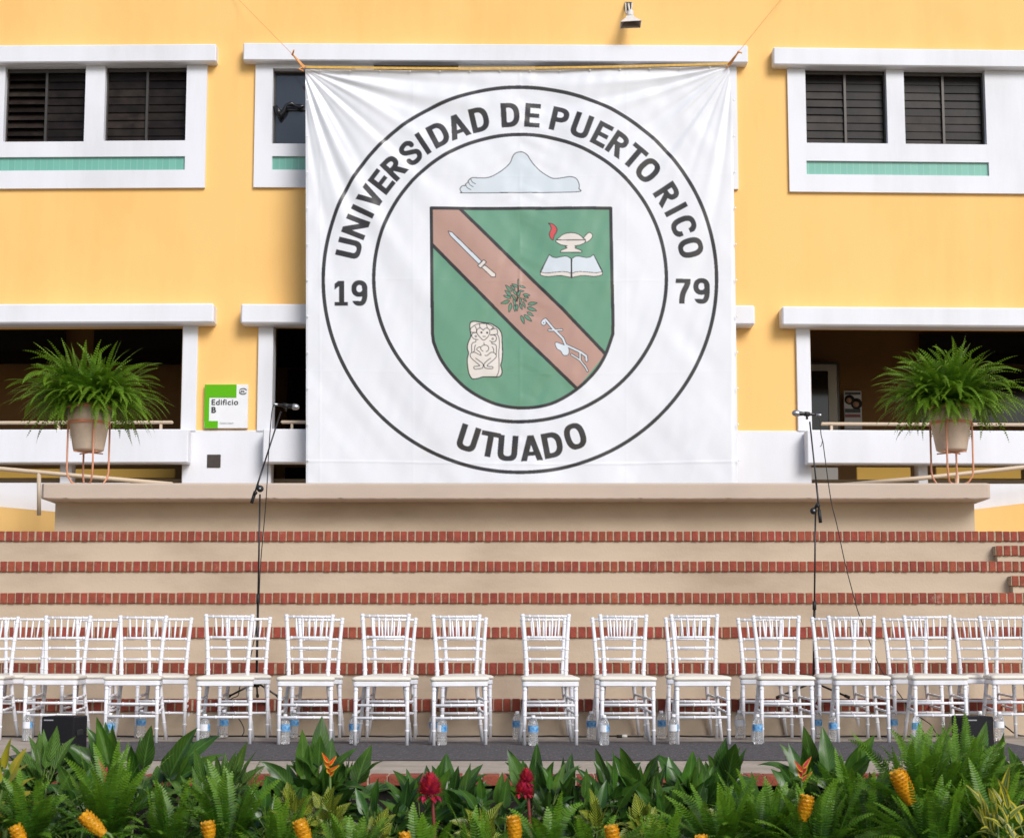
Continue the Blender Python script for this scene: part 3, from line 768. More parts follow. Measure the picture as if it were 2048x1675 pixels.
GL['E'] = (.64, OR(bx_(0, TH, 0, 1), bx_(0, .64, 0, .19), bx_(0, .60, .405, .585), bx_(0, .64, .81, 1)))
GL['T'] = (.70, OR(bx_(0, .70, .81, 1), bx_(.35-TH/2, .35+TH/2, 0, 1)))
GL['U'] = (.72, OR(bx_(0, TH, .33, 1), bx_(.72-TH, .72, .33, 1), AND(ring(.36, .34, .36, .355), lambda x, y: y <= .34)))
GL['N'] = (.76, OR(bx_(0, .21, 0, 1), bx_(.55, .76, 0, 1), AND(diag(.09, 1.0, .67, 0, .21), bx_(0, .76, 0, 1))))
GL['V'] = (.80, AND(OR(diag(.12, 1, .40, .0, .225), diag(.68, 1, .40, .0, .225)), bx_(0, .80, 0, 1)))
GL['A'] = (.82, OR(AND(OR(diag(.115, 0, .41, 1, .215), diag(.705, 0, .41, 1, .215)), bx_(0, .82, 0, 1)), bx_(.22, .60, .20, .36)))
GL['D'] = (.72, OR(bx_(0, TH, 0, 1), AND(ring(.28, .5, .44, .5, n=2.5), lambda x, y: x >= .2)))
GL['O'] = (.76, ring(.38, .5, .38, .515, n=2.5))
GL['C'] = (.72, AND(ring(.38, .5, .38, .515, n=2.5), NOT(lambda x, y: (x > .42) & (y < .645) & (y > .355)), lambda x, y: x <= .715))
GL['P'] = (.68, OR(bx_(0, TH, 0, 1), AND(ring(.28, .68, .40, .32, n=2.4), lambda x, y: x >= .2)))
GL['R'] = (.74, OR(bx_(0, TH, 0, 1), AND(ring(.28, .70, .41, .30, n=2.4), lambda x, y: x >= .2), AND(diag(.34, .47, .625, -.03, .225), bx_(.2, .78, 0, .48))))
sp = smooth([(.565, .72), (.55, .82), (.45, .905), (.33, .915), (.18, .87), (.115, .76), (.16, .64), (.30, .55), (.43, .48), (.565, .385), (.59, .26), (.51, .125), (.35, .085), (.20, .11), (.12, .20), (.10, .30)], n=5)
GL['S'] = (.68, nearpoly(sp, .20, butt=True))
GL['1'] = (.60, OR(bx_(.19, .41, 0, 1), bx_(0, .57, 0, .15), AND(diag(.0, .76, .26, .96, .19), bx_(0, .25, .62, 1))))
GL['7'] = (.62, OR(bx_(0, .60, .82, 1), AND(nearpoly(smooth([(.52, .95), (.44, .72), (.31, .45), (.255, .2), (.25, -.05)]), .225), bx_(0, .60, 0, .9))))
GL['9'] = (.66, OR(ring(.33, .68, .33, .335, .21, 2.2), AND(ring(.33, .5, .33, .515, .21, 2.5), lambda x, y: (x >= .40) & (y < .75) | (y < .185)), ) )
g9 = GL['9'][1]; GL['9'] = (.66, AND(g9, NOT(lambda x, y: (x < .22) & (y < .30) & (y > .185))))
def glyph(ch, cx, cy, h, rot, sx=1.0):
    wd, f = GL[ch]; c, s_ = math.cos(rot), math.sin(rot)
    def fn(x, y):
        dx = x-cx; dy = y-cy; lx = (dx*c+dy*s_)/h/sx+wd/2; ly = (dx*s_-dy*c)/h+.5
        return f(lx, ly)
    paint(fn, PB, (cx-h*.8, cy-h*.8, cx+h*.8, cy+h*.8))
top = [('U', 690, 495), ('N', 705, 451.5), ('I', 717.7, 419), ('V', 729.4, 386.9), ('E', 756, 358), ('R', 783, 329.5), ('S', 816, 300), ('I', 842.4, 281.9), ('D', 875.9, 266), ('A', 914, 248.5), ('D', 958.4, 237), ('D', 1020.4, 230), ('E', 1065, 230.5), ('P', 1119.6, 237.2), ('U', 1163.5, 250.6), ('E', 1203.3, 270), ('R', 1236, 291), ('T', 1271.7, 310.5), ('O', 1295.8, 340.5), ('R', 1332, 391), ('I', 1350.8, 419.3), ('C', 1365, 452), ('O', 1377, 496)]
for ch, x, y in top:
    th = math.atan2(x-1040, 582-y); r_ = 352.5
    glyph(ch, 1040+r_*math.sin(th), 582-r_*math.cos(th), 48.5, th, 1.0 if ch in 'VERI' else 1.06)
for ch, x, y in [('U', 936.5, 876), ('T', 979, 888), ('U', 1015.5, 895.5), ('A', 1062.4, 895.8), ('D', 1105, 889.5), ('O', 1150.2, 872.3)]:
    glyph(ch, x, y, 51, -math.asin((x-1041)/340), 1.08)
for ch, x, y, sx in [('1', 683.5, 586.5, .95), ('9', 719, 586.5, .98), ('7', 1367, 581.8, 1.0), ('9', 1403.5, 581, 1.0)]: glyph(ch, x, y, 50, 0, sx)
# --- shield
sh = [(862.5, 417), (1221.5, 416.5), (1223.5, 540), (1226, 640), (1225.5, 668)]+smooth([(1225.5, 668), (1210, 711), (1188, 745.5), (1151, 780), (1101, 807.5), (1045.6, 815.5), (992, 807.5), (942.5, 783.5), (906, 751), (881, 717), (867, 684)], n=5)[1:]+[(865, 668), (863.5, 540)]
fill(sh, PG)
band = [(866, 417), (921, 417), (1124, 617), (1211, 707.5), (1154, 777), (1048, 675), (866, 491)]
bm_ = inpoly(band); shm = inpoly(sh)
paint(lambda x, y: bm_(x, y) & shm(x, y), PT, bbof(sh))
for ln in ([(915, 413), (1124, 617), (1214, 711)], [(862, 487), (1048, 675), (1158, 781)]):
    nf = nearpoly(ln, 6.6); paint(lambda x, y, nf=nf: nf(x, y) & shm(x, y), PB, bbof(ln, 8))
line(sh, 6.6, closed=True)
def zp(ox, oy, k, pts): return [(ox+x/k, oy+y/k) for x, y in pts]
def art(pts, c, ox, oy, k, wd=1.5, closed=True, sm=True, n=5):
    q_ = zp(ox, oy, k, pts); q_ = smooth(q_, closed, n) if sm else q_
    if c is not None: fill(q_, c)
    line(q_, wd, closed=closed)
A5 = (840, 280, 4.9275)
art([(400, 470), (395, 490), (410, 512), (450, 522), (1000, 518), (1540, 514), (1565, 480), (1568, 440), (1550, 395), (1520, 370), (1470, 362), (1400, 372), (1340, 378), (1290, 370), (1200, 315), (1130, 250), (1085, 190), (1060, 150), (1020, 122), (985, 118), (945, 128), (915, 160), (893, 215), (860, 255), (800, 305), (730, 348), (665, 372), (590, 376), (515, 374), (478, 400), (470, 420), (450, 435), (445, 450), (420, 452)], PL, *A5, wd=1.6)
for l_ in ([(500, 385), (515, 415), (548, 434)], [(475, 405), (490, 440), (525, 462)], [(448, 435), (465, 470), (502, 490)]): art(l_, None, *A5, wd=1.3, closed=False)
art([(278, 900), (318, 912), (608, 1195), (580, 1225), (295, 940)], PL, *A5, sm=False)
art([(640, 1235), (745, 1320), (742, 1352), (705, 1350), (605, 1255)], PC, *A5, sm=False)
art([(628, 1182), (655, 1205), (598, 1265), (568, 1240)], PC, *A5, sm=False)
A4 = (1060, 430, 11.96)
art([(1265, 590), (1280, 560), (1330, 490), (1400, 430), (1450, 435), (1495, 490), (1470, 560), (1400, 630), (1335, 655)], PC, *A4)
art([(680, 598), (700, 545), (760, 490), (850, 450), (980, 435), (1100, 450), (1200, 495), (1265, 560), (1280, 598)], PC, *A4)
art([(620, 605), (1325, 605), (1330, 630), (1300, 680), (1200, 725), (1070, 745), (1105, 770), (1075, 795), (1190, 840), (1240, 860), (1235, 898), (725, 900), (725, 865), (780, 835), (885, 795), (840, 760), (890, 745), (740, 720), (650, 670), (615, 640)], PC, *A4, sm=False, wd=1.6)
art([(440, 200), (530, 215), (600, 265), (645, 340), (630, 420), (585, 490), (560, 560), (550, 605), (500, 570), (465, 500), (465, 430), (500, 360), (500, 290), (470, 230)], PR_, *A4)
lp = [(460, 950), (540, 1010), (630, 1028), (720, 1010), (830, 990), (900, 1000), (975, 1050), (988, 1075), (988, 1500), (880, 1480), (760, 1455), (650, 1455), (450, 1475), (330, 1460), (250, 1430), (250, 1340)]
for mir in (lambda p: p, lambda p: (1980-p[0], p[1])):
    art([mir(p) for p in lp], PC, *A4, sm=False, wd=1.6)
    pg_ = [(460, 950), (540, 1010), (630, 1028), (720, 1010), (830, 990), (900, 1000), (975, 1050), (988, 1410), (900, 1370), (780, 1358), (650, 1365), (500, 1380), (380, 1385), (260, 1365)]
    art([mir(p) for p in pg_], PL, *A4, sm=False, wd=1.3)
line(zp(*A4, [(990, 1060), (990, 1500)]), 3.2)
A2 = (920, 620, 11.164)
art([(220, 330), (250, 270), (330, 255), (450, 270), (560, 285), (680, 300), (790, 360), (880, 430), (930, 540), (940, 700), (950, 950), (935, 1130), (910, 1230), (935, 1330), (930, 1420), (870, 1485), (700, 1490), (520, 1490), (420, 1520), (330, 1535), (265, 1525), (210, 1440), (185, 1350), (165, 1200), (165, 1080), (190, 960), (165, 850), (180, 740), (230, 620), (245, 560), (225, 450)], PC, *A2, wd=2.2)
for l_ in ([(840, 550), (870, 620), (880, 760), (865, 950), (870, 1100), (875, 1250), (860, 1380), (820, 1470)],
           [(240, 410), (300, 360), (370, 320), (440, 302), (520, 300), (600, 305), (700, 345), (760, 400)],
           [(240, 410), (235, 450), (250, 495), (370, 497)], [(340, 370), (365, 420), (370, 495)], [(430, 300), (450, 410)], [(590, 310), (610, 400)], [(745, 370), (720, 410), (680, 440)],
           [(690, 440), (780, 410), (830, 440), (830, 530), (760, 545), (680, 550)], [(375, 505), (300, 510), (270, 540), (265, 590), (300, 635), (350, 655), (405, 660)],
           [(680, 560), (760, 555), (810, 600), (810, 660), (770, 705), (720, 710), (665, 685)], [(355, 660), (350, 710), (290, 730), (260, 780), (262, 860), (262, 940)],
           [(350, 780), (330, 820), (325, 900), (300, 935)], [(710, 725), (715, 748), (780, 765), (810, 800), (812, 900), (810, 990)], [(720, 820), (750, 870), (750, 940)],
           [(515, 920), (470, 880), (460, 840), (500, 795), (560, 780), (620, 800), (640, 850), (625, 900), (585, 925)], [(535, 730), (537, 775)], [(455, 825), (420, 828), (370, 880), (440, 935), (472, 1000)],
           [(470, 1015), (400, 980), (330, 945), (250, 960), (225, 1020), (260, 1080), (330, 1140), (400, 1200), (440, 1238), (380, 1252), (320, 1258), (308, 1290), (345, 1318), (480, 1300), (510, 1280), (515, 1205), (440, 1140), (350, 1075)],
           [(555, 1010), (610, 1010), (680, 950), (740, 945), (800, 990), (805, 1050), (740, 1120), (610, 1230), (650, 1262), (720, 1262), (738, 1290), (700, 1312), (560, 1292), (540, 1205), (620, 1120), (685, 1075)],
           [(510, 590), (565, 590)]): art(l_, None, *A2, wd=1.5, closed=False, n=4)
art([(515, 450), (490, 420), (440, 402), (395, 425), (375, 470), (385, 530), (450, 610), (520, 672), (580, 640), (640, 570), (665, 490), (650, 430), (600, 402), (550, 418)], PC, *A2, wd=1.5)
for c_ in ((478, 500), (607, 505)): q_ = zp(*A2, [c_])[0]; line([q_, (q_[0]+.1, q_[1])], 4.2)
for c_ in ((352, 585), (730, 640)): q_ = zp(*A2, [c_])[0]; line([q_, (q_[0]+.1, q_[1])], 4.4); line([q_, (q_[0]+.1, q_[1])], 1.8, PC)
line(zp(*A2, [(510, 590), (568, 590)]), 1.5)
A3 = (980, 540, 7.613)
strk = [[(815, 800), (816, 801)], [(812, 770), (845, 750), (960, 890), (1110, 1040), (1150, 1140), (1380, 1250), (1465, 1310), (1470, 1375)], [(895, 915), (1000, 915), (1095, 910)], [(1370, 1250), (1370, 1370)], [(1240, 1285), (1370, 1370), (1450, 1470), (1485, 1535)]]
wds = [11.5, 6.4, 5.2, 5.4, 5.0]
blob = smooth(zp(*A3, [(1000, 1105), (1090, 1130), (1180, 1170), (1200, 1240), (1180, 1290), (1120, 1290), (1080, 1230), (1020, 1190)]), True, 5)
for s_, w_ in zip(strk, wds): line(zp(*A3, s_), w_)
line(blob, 2.6, closed=True)
for s_, w_ in zip(strk, wds): line(zp(*A3, s_), w_-2.7, PL)
fill(blob, PL); q_ = zp(*A3, [(815, 802)])[0]; line([q_, (q_[0]+.1, q_[1])], 2.6)
leaves = [((330, 330), (235, 230)), ((330, 400), (225, 310)), ((320, 430), (205, 390)), ((300, 470), (165, 510)), ((320, 500), (290, 640)), ((370, 520), (380, 630)), ((410, 520), (410, 625)), ((450, 500), (490, 600)), ((500, 480), (535, 575)), ((380, 300), (310, 235)), ((430, 260), (330, 215)), ((450, 240), (540, 270)), ((440, 320), (520, 320)), ((500, 370), (610, 385)), ((520, 400), (590, 420)), ((500, 430), (560, 480)), ((340, 380), (400, 470)), ((440, 430), (410, 330)), ((360, 440), (385, 550)), ((400, 380), (345, 290)), ((470, 420), (455, 520)), ((420, 400), (470, 300)), ((575, 520), (720, 500)), ((565, 570), (710, 620)), ((565, 640), (665, 700)), ((520, 680), (635, 780)), ((475, 690), (520, 820))]
line(zp(*A3, [(430, 145), (425, 230), (430, 330), (410, 470)]), 3.2); line(zp(*A3, [(432, 150), (425, 230)]), 1.2, PG)
for a_, b_ in leaves:
    a_ = np.array(a_, float); b_ = np.array(b_, float); d_ = b_-a_; n_ = np.array([-d_[1], d_[0]])*.17
    art([tuple(a_), tuple(a_+d_*.3+n_), tuple(a_+d_*.65+n_*.8), tuple(b_), tuple(a_+d_*.65-n_*.8), tuple(a_+d_*.3-n_)], PG*.9, *A3, wd=1.25, n=3)
COL = (C4[0]+C4[1]+C4[2]+C4[3])/4
# --- wrinkles (metres towards the viewer): fans of creases from the tied corners, fold lines, small puckers
rs = np.random.RandomState(3)
def fan(cu, cv, sgn, amp, angs):
    dx = (UU-cu)*sgn; dy = VV-cv; r = np.hypot(dx, dy)+1; ph = np.degrees(np.arctan2(dy, dx)); o = np.zeros_like(r)
    for a_, s_, k_, L_ in angs: 
        bend = a_+3.0*np.sin(r/170+a_)
        o += k_*np.exp(-((ph-bend)/s_)**2)*np.clip(r/90, 0, 1)*np.exp(-(r/L_)**2)
    return o*amp
wz = fan(604, 134, 1, .019, [(9, 2.2, -1, 420), (15, 2.8, 1.1, 430), (22, 3, -1.0, 360), (30, 3, 1.0, 400), (38, 3, -.9, 420), (47, 3.4, .8, 460), (56, 3, -.8, 480), (64, 2.6, .9, 560), (71, 2.4, -.9, 560), (78, 2.4, .7, 620), (84, 2, -.6, 600)])
wz += fan(1464, 131, -1, .016, [(8, 2.2, 1, 400), (14, 2.8, -1.1, 520), (22, 3.2, .9, 520), (32, 3, -.7, 400), (43, 2.6, .8, 420), (52, 2.6, -.7, 430), (60, 2.6, .7, 420), (68, 2.4, -.6, 520), (76, 2.4, .6, 560), (83, 2, -.5, 600)])
def vn(u, v, seed, su, sv, rot=0):
    """smooth value noise"""
    c, s_ = math.cos(rot), math.sin(rot); x = (u*c+v*s_)/su+50; y = (-u*s_+v*c)/sv+50; r0 = np.random.RandomState(seed); g_ = r0.rand(256, 256)
    xi = np.floor(x).astype(int) % 255; yi = np.floor(y).astype(int) % 255; fx = x-np.floor(x); fy = y-np.floor(y); fx = fx*fx*(3-2*fx); fy = fy*fy*(3-2*fy)
    return (g_[yi, xi]*(1-fx)+g_[yi, xi+1]*fx)*(1-fy)+(g_[yi+1, xi]*(1-fx)+g_[yi+1, xi+1]*fx)*fy-.5
wz += .040*vn(UU, VV, 1, 150, 520)+.022*vn(UU, VV, 2, 75, 330, .15)+.016*vn(UU, VV, 3, 60, 200, -.5)
sl = np.abs(UU-1040); wz += .008*vn(UU*0+sl, VV-sl*.45, 4, 400, 15)*np.exp(-(sl/75)**2)+.0022*vn(UU*0, VV, 12, 400, 40)*2*np.exp(-(sl/3.0)**2)+.0012*np.exp(-(sl/3.5)**2)     # seam puckers
wz += .011*vn(UU, VV, 5, 26, 100, .75)*np.clip((VV-430)/150, 0, 1)+.010*vn(UU, VV, 8, 28, 110, -.7)+.006*vn(UU, VV, 15, 16, 60, .3)
for yy_, k_ in ((350, .0006), (560, .0008), (745, .0006), (925, .0028)): wz += k_*np.exp(-((VV-yy_-3*np.sin(UU/140))/2.5)**2)
for xx_, k_ in ((826, .0008), (1253, .0008), (640, .0015)): wz += k_*np.exp(-((UU-xx_)/2.5)**2)
wz += .05*vn(UU, VV, 6, 260, 140)*np.clip((VV-880)/110, 0, 1)
wz -= .05*np.clip((UU-1462)/14, 0, 1)**2+.01*np.clip((616-UU)/6, 0, 1)
A_ = (UU-1024)/FP_; B_ = -(VV-PPV)/FP_; DY = CP-B_*SP; DZ = SP+B_*CP; tt = YB/DY
co = np.stack([A_*tt, YB-wz, CZ+DZ*tt], -1).reshape(-1, 3)
me = bpy.data.meshes.new('banner_cloth'); nv = NU*NV; nf = (NU-1)*(NV-1)
me.vertices.add(nv); me.vertices.foreach_set('co', co.astype(np.float32).ravel())
idx = np.arange(nv).reshape(NV, NU); quads = np.stack([idx[:-1, :-1], idx[1:, :-1], idx[1:, 1:], idx[:-1, 1:]], -1).reshape(-1, 4)
me.loops.add(nf*4); me.loops.foreach_set('vertex_index', quads.astype(np.int32).ravel())
me.polygons.add(nf); me.polygons.foreach_set('loop_start', np.arange(0, nf*4, 4, dtype=np.int32)); me.polygons.foreach_set('loop_total', np.full(nf, 4, dtype=np.int32))
me.update(calc_edges=True); me.polygons.foreach_set('use_smooth', np.ones(nf, dtype=bool))
at = me.color_attributes.new('print', 'FLOAT_COLOR', 'POINT')
at.data.foreach_set('color', np.concatenate([COL.reshape(-1, 3), np.ones((nv, 1))], 1).astype(np.float32).ravel())
bm = bpy.data.materials.new('printed_vinyl'); bm.use_nodes = True; nt = bm.node_tree; N = nt.nodes; L = nt.links; b = N['Principled BSDF']
an = N.new('ShaderNodeAttribute'); an.attribute_name = 'print'; L.new(an.outputs['Color'], b.inputs['Base Color'])
b.inputs['Roughness'].default_value = .27; b.inputs['Specular IOR Level'].default_value = .55
tr = N.new('ShaderNodeBsdfTranslucent'); L.new(an.outputs['Color'], tr.inputs[0]); mx = N.new('ShaderNodeMixShader'); mx.inputs[0].default_value = .06
L.new(b.outputs[0], mx.inputs[1]); L.new(tr.outputs[0], mx.inputs[2]); L.new(mx.outputs[0], N['Material Output'].inputs[0])
me.materials.append(bm)
bn = empty('banner', P(1040, 985, YB)); bc = bpy.data.objects.new('banner_cloth', me); col.objects.link(bc); bc.parent = bn
q = MB()
for i in range(14):
    u = 640+i*60; q = MB(); q.lathe([(.014, 0), (.014, .004), (.006, .005)], P(u, float(vtop(np.array(u)))+2.6, YB-.02), 10, axis=(0, -1, 0)); q.build('eyelet', M['gold'], bn)
for i in range(11):
    v = 200+i*72
    for p_ in (P(613.5+(v-140)*.003, v, YB-.025), P(1467+(v-140)*.013, v, YB-.005)):
        q = MB(); q.lathe([(.013, 0), (.013, .004), (.005, .005)], p_, 8, axis=(0, -1, 0)); q.build('eyelet', M['gold'], bn)
unparent_offset(bn)
tag(bn, 'huge white cloth banner printed with a round university seal and green shield', 'banner')
# ropes
q = MB(); n = 40; pts = []
for i in range(n+1):
    u = 604+(1464-604)*i/n; pts.append((u, float(vtop(np.array(u)))-3.0-(1.0 if i in (0, n) else 0)))
vs = []
for u, v in pts:
    for dv, dy in ((-2.6, .0), (-2.6, -.012), (2.2, -.012), (2.2, 0)): p = P(u, v+dv, YB-.03+dy); vs.append(p)
q.add(vs, [(4*i+j, 4*i+(j+1) % 4, 4*i+4+(j+1) % 4, 4*i+4+j) for i in range(n) for j in range(4)])
so_ = q.build('strap', M['strap'], recalc=True); tag(so_, 'flat yellow strap stretched along the top edge of the banner', 'strap')
def cord(name, segs, r, m, label, knots=()):
    q = MB()
    for s_ in segs: q.tube([Vector(p) for p in s_], r, 6)
    for k_ in knots: q.lathe([(.004, -.02), (.02, 0), (.004, .02)], k_, 8)
    o = q.build(name, m); tag(o, label, 'cord'); return o
a0 = P(606, 135, YB-.05); a1 = P(585, 109, YB+.1); a2 = FPt(468, -10, .05); a3 = FPt(380, -110, .03)
cord('tie_cord', [[a0, a1], [a0+Vector((.03, 0, 0)), a1], [a0, P(597, 138, YB-.06), P(607, 142, YB-.05)], [a1, P(588, 100, YB)]], .011, M['cord'], 'orange cord knotted at the upper left corner of the banner', (a1, a0))
cord('guy_line', [[a1, a2, a3]], .0034, M['cord'], 'thin orange line running up the wall from the left banner corner')
b0 = P(1461, 129, YB-.05); b1 = P(1477, 104, YB-.25)
cord('tie_cord', [[b0, b1], [b0+Vector((-.03, 0, 0)), b1], [b1, P(1484, 106, YB-.25)], [P(1452, 134, YB-.06), b0]], .011, M['cord'], 'orange cord knotted at the upper right corner of the banner', (b1,))
cord('guy_line', [[b1, FPt(1565, -5, .05), FPt(1640, -90, .03)]], .0034, M['cord'], 'thin orange line running up the wall from the right banner corner')

# ------------------------------------------------------------------ chairs
def bamboo(q, pts, r, rings, n=10):
    """a turned stick with raised rings"""
    q.tube(pts, r, n)
    P_ = [Vector(p) for p in pts]; L_ = [0]
    for a, b in zip(P_[:-1], P_[1:]): L_.append(L_[-1]+(b-a).length)
    for t in rings:
        d = t*L_[-1]
        for i in range(len(P_)-1):
            if L_[i] <= d <= L_[i+1]+1e-6:
                ax = (P_[i+1]-P_[i]).normalized(); c = P_[i]+ax*(d-L_[i]); rr = r[i] if isinstance(r, list) else r
                q.lathe([(rr, -.008), (rr+.0026, -.004), (rr+.0030, 0), (rr+.0026, .004), (rr, .008)], c, n, axis=ax); break
def spindle(q, a, b, r0, r1, n=8):
    a = Vector(a); b = Vector(b); k = 7
    q.tube([a.lerp(b, i/k) for i in range(k+1)], [r0+(r1-r0)*math.sin(math.pi*i/k)**1.5 for i in range(k+1)], n)
def make_chair():
    root = empty('banquet_chair')
    wf, wb, hs_z = .190, .150, .445
    for s in (-1, 1):
        q = MB(); bamboo(q, [(s*wf, 0, 0), (s*wf, 0, .22), (s*(wf-.003), 0, .43)], [.0135, .0145, .0155], [.24, .50, .76, .93]); q.build('front_leg', M['chair'], root)
        q = MB()
        pts = [(s*.198, .445, 0), (s*.180, .415, .15), (s*.163, .390, .30), (s*.151, .372, .43), (s*.149, .366, .52), (s*.154, .372, .64), (s*.163, .388, .78), (s*.174, .412, .92), (s*.178, .42, .962)]
        bamboo(q, pts, [.0138, .0145, .015, .0165, .0165, .016, .0155, .0155, .0155], [.14, .29, .56, .655, .72, .80, .95, .985]); q.build('back_post', M['chair'], root)
        for z, zb in ((.318, .335), (.225, .240)):
            q = MB(); bamboo(q, [(s*wf, .005, z), (s*(.163 if z > .3 else .17), .395, zb)], .0095, [.2, .5, .8], 8); q.build('side_stretcher', M['chair'], root)
    # seat frame: rounded trapezoid rail
    def outline(o, n=5):
        cs = [(-.213+o, -.025+o), (.213-o, -.025+o), (.172-o, .385-o), (-.172+o, .385-o)]; out = []; r = .035-o*.3
        for i, (x, y) in enumerate(cs):
            p = Vector((x, y)); a = (Vector(cs[i-1])-p).normalized(); b = (Vector(cs[(i+1) % 4])-p).normalized()
            for k in range(n+1):
                t = k/n; out.append(tuple((p+a*r*(1-t)**2+b*r*t**2)))
        return out
    q = MB(); o0 = outline(0); o1 = outline(.004); n = len(o0)
    lay = [(outline(.006), .424), (o0, .429), (o0, .458), (o1, .462)]
    vs = [(x, y, z) for ol, z in lay for x, y in ol]
    q.add(vs, [(k*n+i, k*n+(i+1) % n, (k+1)*n+(i+1) % n, (k+1)*n+i) for k in range(3) for i in range(n)]+[tuple(range(3*n, 4*n)), tuple(reversed(range(n)))])
    q.build('seat_frame', M['chair'], root)
    q = MB(); lay = [(.006, .463), (-.004, .468), (-.008, .478), (-.005, .488), (.012, .496), (.05, .503), (.10, .507)]
    vs = [(x, y, z) for o, z in lay for x, y in outline(o)]; m_ = len(lay)
    q.add(vs, [(k*n+i, k*n+(i+1) % n, (k+1)*n+(i+1) % n, (k+1)*n+i) for k in range(m_-1) for i in range(n)]+[tuple(range((m_-1)*n, m_*n)), tuple(reversed(range(n)))], smooth=True)
    q.build('seat_cushion', M['cushion'], root)
    yb = lambda z: .366+.000+max(0, z-.52)**1.35*.16
    xb = lambda z: .149+max(0, z-.52)*.066
    q = MB(); bamboo(q, [(-xb(.945), yb(.945), .945), (xb(.945), yb(.945), .945)], .0105, [.15, .33, .5, .67, .85], 8); q.build('top_rail', M['chair'], root)
    for z in (.785, .705, .620):
        q = MB(); bamboo(q, [(-xb(z), yb(z), z), (xb(z), yb(z), z)], .0105, [.1, .5, .9], 8); q.build('back_rail', M['chair'], root)
    for k in range(5):
        t = (k-2)/2; q = MB(); spindle(q, (t*.104, yb(.945), .94), (t*.092, yb(.785), .79), .0052, .0088); q.build('spindle', M['chair'], root)
    for z in (.288, .196):
        q = MB(); bamboo(q, [(-wf, 0, z), (wf, 0, z)], .0105, [.33, .67], 8); q.build('front_stretcher', M['chair'], root)
    q = MB(); bamboo(q, [(-.165, .395, .27), (.165, .395, .27)], .0095, [.5], 8); q.build('rear_stretcher', M['chair'], root)
    return root
def all_orig(root):
    ORIG.add(root.name)
    for c in root.children: all_orig(c)
chair0 = make_chair(); all_orig(chair0)
ordn = ['first', 'second', 'third', 'fourth', 'fifth', 'sixth', 'seventh', 'eighth', 'ninth', 'tenth', 'eleventh', 'twelfth', 'thirteenth', 'fourteenth']
front = [(-50, 1480, 0), (97, 1482, 0), (261, 1485.5, 4), (447.5, 1488, 7), (609, 1489, 5), (762, 1490.5, 1), (919.5, 1490.5, 4.8), (1101, 1490.5, 4), (1256, 1489.5, 0), (1407, 1488.5, 0), (1575.5, 1486, 0), (1727.5, 1484.5, -3), (1884, 1483, -3.5), (2042, 1480, -3)]
back = [(18, 1473, 2), (169, 1473.5, 3), (320, 1474.5, 5.5), (486, 1475, 5.5), (631, 1475.4, 3.5), (782, 1475.5, 3), (932.5, 1476, 4), (1097, 1476, 3), (1243, 1476, 3), (1386, 1475.4, 0), (1536, 1475, -3), (1688, 1474.4, -2), (1839, 1473.8, -2.5), (1984, 1473.2, -2)]
gcol = 'white bamboo-style banquet chairs in two rows below the steps'
first = True
for row, data in (('front', front), ('rear', back)):
    for i, (u, v, a) in enumerate(data):
        c = chair0 if first else copy_tree(chair0); first = False
        p = PZ(u, v, 0); c.location = (p.x, p.y, .0045 if row == 'front' and i > 0 else .0005); c.rotation_euler = (R(random.uniform(-.5, .5)), R(random.uniform(-.4, .4)), R(a+random.uniform(-.8, .8)))
        if row == 'front' and i == 0: lb = 'white bamboo-style chair cut off by the left edge of the photo, front row'
        elif row == 'front' and i == 13: lb = 'white bamboo-style chair cut off by the right edge of the photo, front row'
        elif row == 'front' and i == 7: lb = 'white bamboo-style chair in the middle of the front row, standing clear of its neighbours'
        else: lb = 'white bamboo-style chair with ivory cushion, %s from the left in the %s row' % (ordn[i], row)
        tag(c, lb, 'chair', gcol)

# ------------------------------------------------------------------ water bottles
def make_bottle():
    root = empty('water_bottle')
    q = MB(); pr = [(.0, .004), (.020, .001), (.028, .0), (.0325, .006), (.034, .02)]
    for k in range(5):
        z = .028+k*.0155; pr += [(.0335, z), (.0315, z+.0045), (.0335, z+.009)]
    pr += [(.0335, .108), (.0335, .112), (.0335, .138), (.0345, .144), (.033, .155), (.026, .170), (.017, .183), (.0125, .190), (.0125, .196), (.0, .196)]
    q.lathe(pr, n=18); q.build('bottle_body', M['clear'], root)
    q = MB(); q.lathe([(.0165, .188), (.0165, .1895), (.0135, .190), (.0140, .1915), (.0140, .204), (.012, .2055), (0, .2055)], n=16); q.build('bottle_cap', M['cap'], root)
    q = MB(); n = 20
    for k in range(n):
        a, b = 2*math.pi*k/n, 2*math.pi*(k+1)/n
        r = .0351; q.add([(r*math.cos(a), r*math.sin(a), .090), (r*math.cos(b), r*math.sin(b), .090), (r*math.cos(b), r*math.sin(b), .137), (r*math.cos(a), r*math.sin(a), .137)], [(0, 1, 2, 3)], 0 if k < 13 else 1, smooth=True)
    q.build('bottle_label', [M['lblue'], M['lwhite']], root)
    return root
bot0 = make_bottle(); all_orig(bot0)
